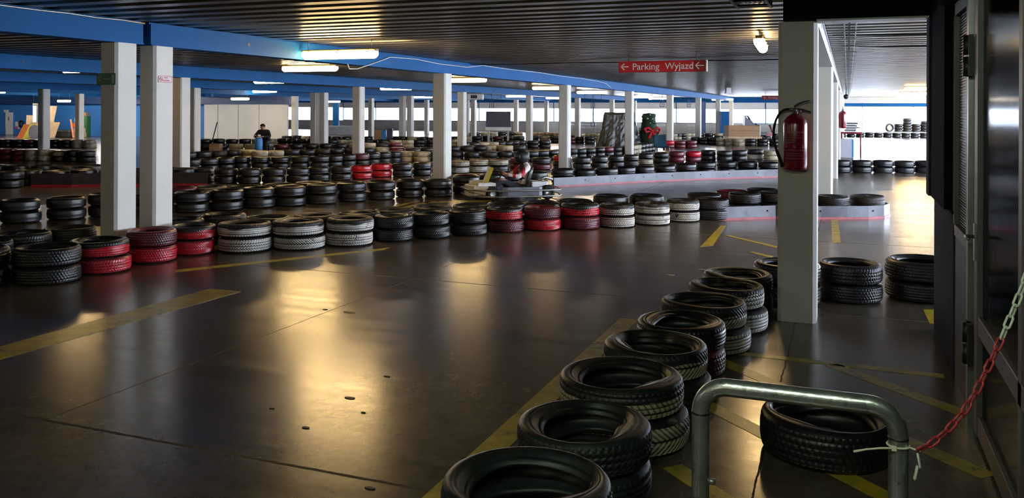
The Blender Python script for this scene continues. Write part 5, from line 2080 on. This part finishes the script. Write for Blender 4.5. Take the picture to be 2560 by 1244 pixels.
leaning('plywood_sheet', 77, 53.5, 0.60, 1.35, 'wood', 'small pale plywood sheet standing left of the white post', 'panel')
leaning('orange_panel', 50, 49.0, 0.36, 0.85, 'orange', 'orange and white advertising panel leaning left of the yellow one', 'panel', slant=0.33)
leaning('yellow_panel', 66, 48.8, 0.38, 0.85, 'yellowp', 'yellow advertising panel leaning right of the orange one', 'panel', slant=0.33)
leaning('oval_bumper', 85, 48.2, 0.55, 0.82, 'slate', 'dark slate oval bumper shell leaning in front of the plywood', 'bumper', shape='oval', th=0.1)
leaning('tall_board', 117, 52.0, 0.45, 1.95, 'wood', 'tall brown board leaning beside the fourth-beam column', 'panel', slant=0.25)
prop('white_post', 89, 53.0, 0.22, 0.22, 2.0, 'white', 'short white post behind the plywood before the blue wall', 'post')
prop('grey_cabinet', 99, 53.4, 0.34, 0.3, 1.9, 'slate', 'dark grey upright cabinet beside the white post', 'cabinet')
t_ = AT(94, 51.0)
lamp_thing('unlit pale lamp housing above the plywood near the blue wall', (t_[0], t_[1], 1.98), rotz=0.2, far=True, L=0.62, mat=M['white'])
prop('red_crate', 194, 52.0, 0.50, 0.4, 0.27, 'orange', 'red crate on top of two wooden crates by the blue wall', 'crate', z0=0.62)
prop('wooden_crate', 199, 52.0, 0.55, 0.4, 0.28, 'wood', 'upper wooden crate under the red crate', 'crate', z0=0.31)
prop('wooden_crate', 201, 52.0, 0.55, 0.4, 0.28, 'wood', 'lower wooden crate under the red crate', 'crate', z0=0.02)
prop('rag_bundle', 197, 51.9, 0.42, 0.3, 0.30, 'wallgrey', 'grey crumpled bundle on the red crate', 'bundle', z0=0.90, b=0.06)
leaning('red_plank', 184, 51.3, 0.09, 1.12, 'orange', 'thin reddish plank leaning left of the red crate', 'plank', slant=-0.2)
prop('green_locker', 210, 53.5, 0.62, 0.5, 1.30, 'greenp', 'green locker behind the red crate', 'locker')
prop('cardboard_box', 208, 53.5, 0.55, 0.4, 0.22, 'card', 'brown cardboard box on the green locker', 'box', z0=1.31)
prop('dark_netting_pile', 162, 52.0, 0.95, 0.6, 0.48, 'tarp', 'low pile of dark netting right of the fourth-beam column', 'pile', b=0.1)
# items before the partition
x_, y_ = AT(527, 40.0)
tag(MB().tube([(0, 0, 0.0), (0.30, 0, 1.15)], 0.025, 8).build('broom_stick', M['walldark'], None, (x_, y_, 0), YAW), 'dark stick leaning up before the white partition', 'stick')
pc = prop('pink_carton', 540, 33.5, 0.42, 0.35, 0.27, 'pinkbox' if 'pinkbox' in M else 'card', 'brown pink carton with a white edge before the partition', 'carton', z0=0.142)
prop('red_tray', 535, 33.4, 0.62, 0.5, 0.14, 'red', 'flat red tray under the brown pink carton', 'tray')
# far centre: white low van-like cabinet and small bits
prop('white_counter', 845, 60.0, 2.6, 0.8, 0.62, 'white', 'long low white counter before the far windows', 'counter')
prop('brown_case', 946, 45.0, 0.40, 0.3, 0.72, 'card', 'small brown case among the far tyres', 'case')
prop('teal_sheet', 961, 45.0, 0.20, 0.3, 0.70, 'bluep', 'small teal sheet beside the brown case', 'sheet')
prop('black_case', 975, 45.0, 0.30, 0.3, 0.78, 'slate', 'small dark case right of the teal sheet', 'case')
prop('blue_upright', 840, 64.0, 0.45, 0.3, 2.35, 'blue', 'wide blue steel upright in front of the left rear windows', 'upright')
prop('blue_upright', 1758, 58.0, 0.30, 0.3, 2.4, 'navy', 'dark blue steel upright near the end of the first beam', 'upright')
prop('blue_locker', 1811, 56.0, 0.5, 0.5, 1.75, 'blue', 'tall blue locker between the two farthest beam columns', 'locker')

# passage: cabinet, red frame, white pile, spare tyre heaps
prop('low_cabinet', 2112, 33.0, 0.62, 0.5, 0.72, ['palebeam', 'bluep'], 'pale blue low cabinet at the left of the passage', 'cabinet', rot=0.0,
     extra=lambda mb: mb.box(0.26, -0.255, 0.02, 0.32, -0.245, 0.70, 1))
x_, y_ = AT(2128, 34.2)
rf = thing('red_rack', 'dark red metal rack behind the low cabinet', 'rack', (x_, y_, 0))
for (a_, b_) in ((-0.35, -0.2), (0.35, -0.2), (-0.35, 0.2), (0.35, 0.2)):
    MB().tube([(a_, b_, 0), (a_, b_, 0.9)], 0.025, 8).build('leg', M['darkred'], rf)
MB().box(-0.4, -0.25, 0.88, 0.4, 0.25, 0.95, 0, b=0.01).build('shelf', M['darkred'], rf)
mb = MB()
rnd = random.Random(4)
for k in range(9):
    z_ = 0.955 + 0.045 * k
    w_ = rnd.uniform(0.2, 0.34)
    mb.box(-w_, -0.2, z_, w_ * rnd.uniform(0.7, 1.1), 0.2, z_ + 0.045, k % 2)
tag(mb.build('paper_pile', [M['white'], M['walldark']], None, (x_, y_, 0)), 'loose pile of white sheets on the dark red rack', 'pile')

# spare tyres heaped above the far passage row
SP = [(2222, 1, 0), (2246, 0, 0), (2246, 0, 1), (2246, 0, 2), (2268, 0, 0), (2268, 0, 1), (2268, 0, 2), (2268, 0, 3), (2290, 0, 0), (2290, 0, 1), (2312, 0, 0), (2312, 0, 1), (2312, 0, 2), (2334, 0, 0), (2334, 0, 1), (2334, 0, 2), (2290, 0, 2), (2312, 0, 3), (2334, 0, 3), (2268, 0, 4)]
tg = MB()
R_, h_ = 0.30, 0.19
pr = [(R_ * 0.6, 0.02), (R_ * 0.8, 0.0), (R_ - 0.02, 0.006), (R_, 0.03), (R_, h_ - 0.03), (R_ - 0.02, h_ - 0.006), (R_ * 0.8, h_), (R_ * 0.6, h_ - 0.02)]
me_t = MB().lathe(pr, 20, closed=True).mesh('spare_tyre', T['p'])
for i, (px, st_, lv) in enumerate(SP):
    x_, y_ = AT(px, 59.1)
    o = bpy.data.objects.new('spare_tyre', me_t)
    COL.objects.link(o)
    if st_:
        o.location = (x_, y_, 0.372 + R_)
        o.rotation_euler = (pi / 2, 0, 0.5)
    else:
        o.location = (x_, y_, 0.372 + lv * 0.19)
    tag(o, 'spare tyre of the heap lying on the farthest tyre row of the passage', 'tyre', 'spare tyres heaped at the passage end')
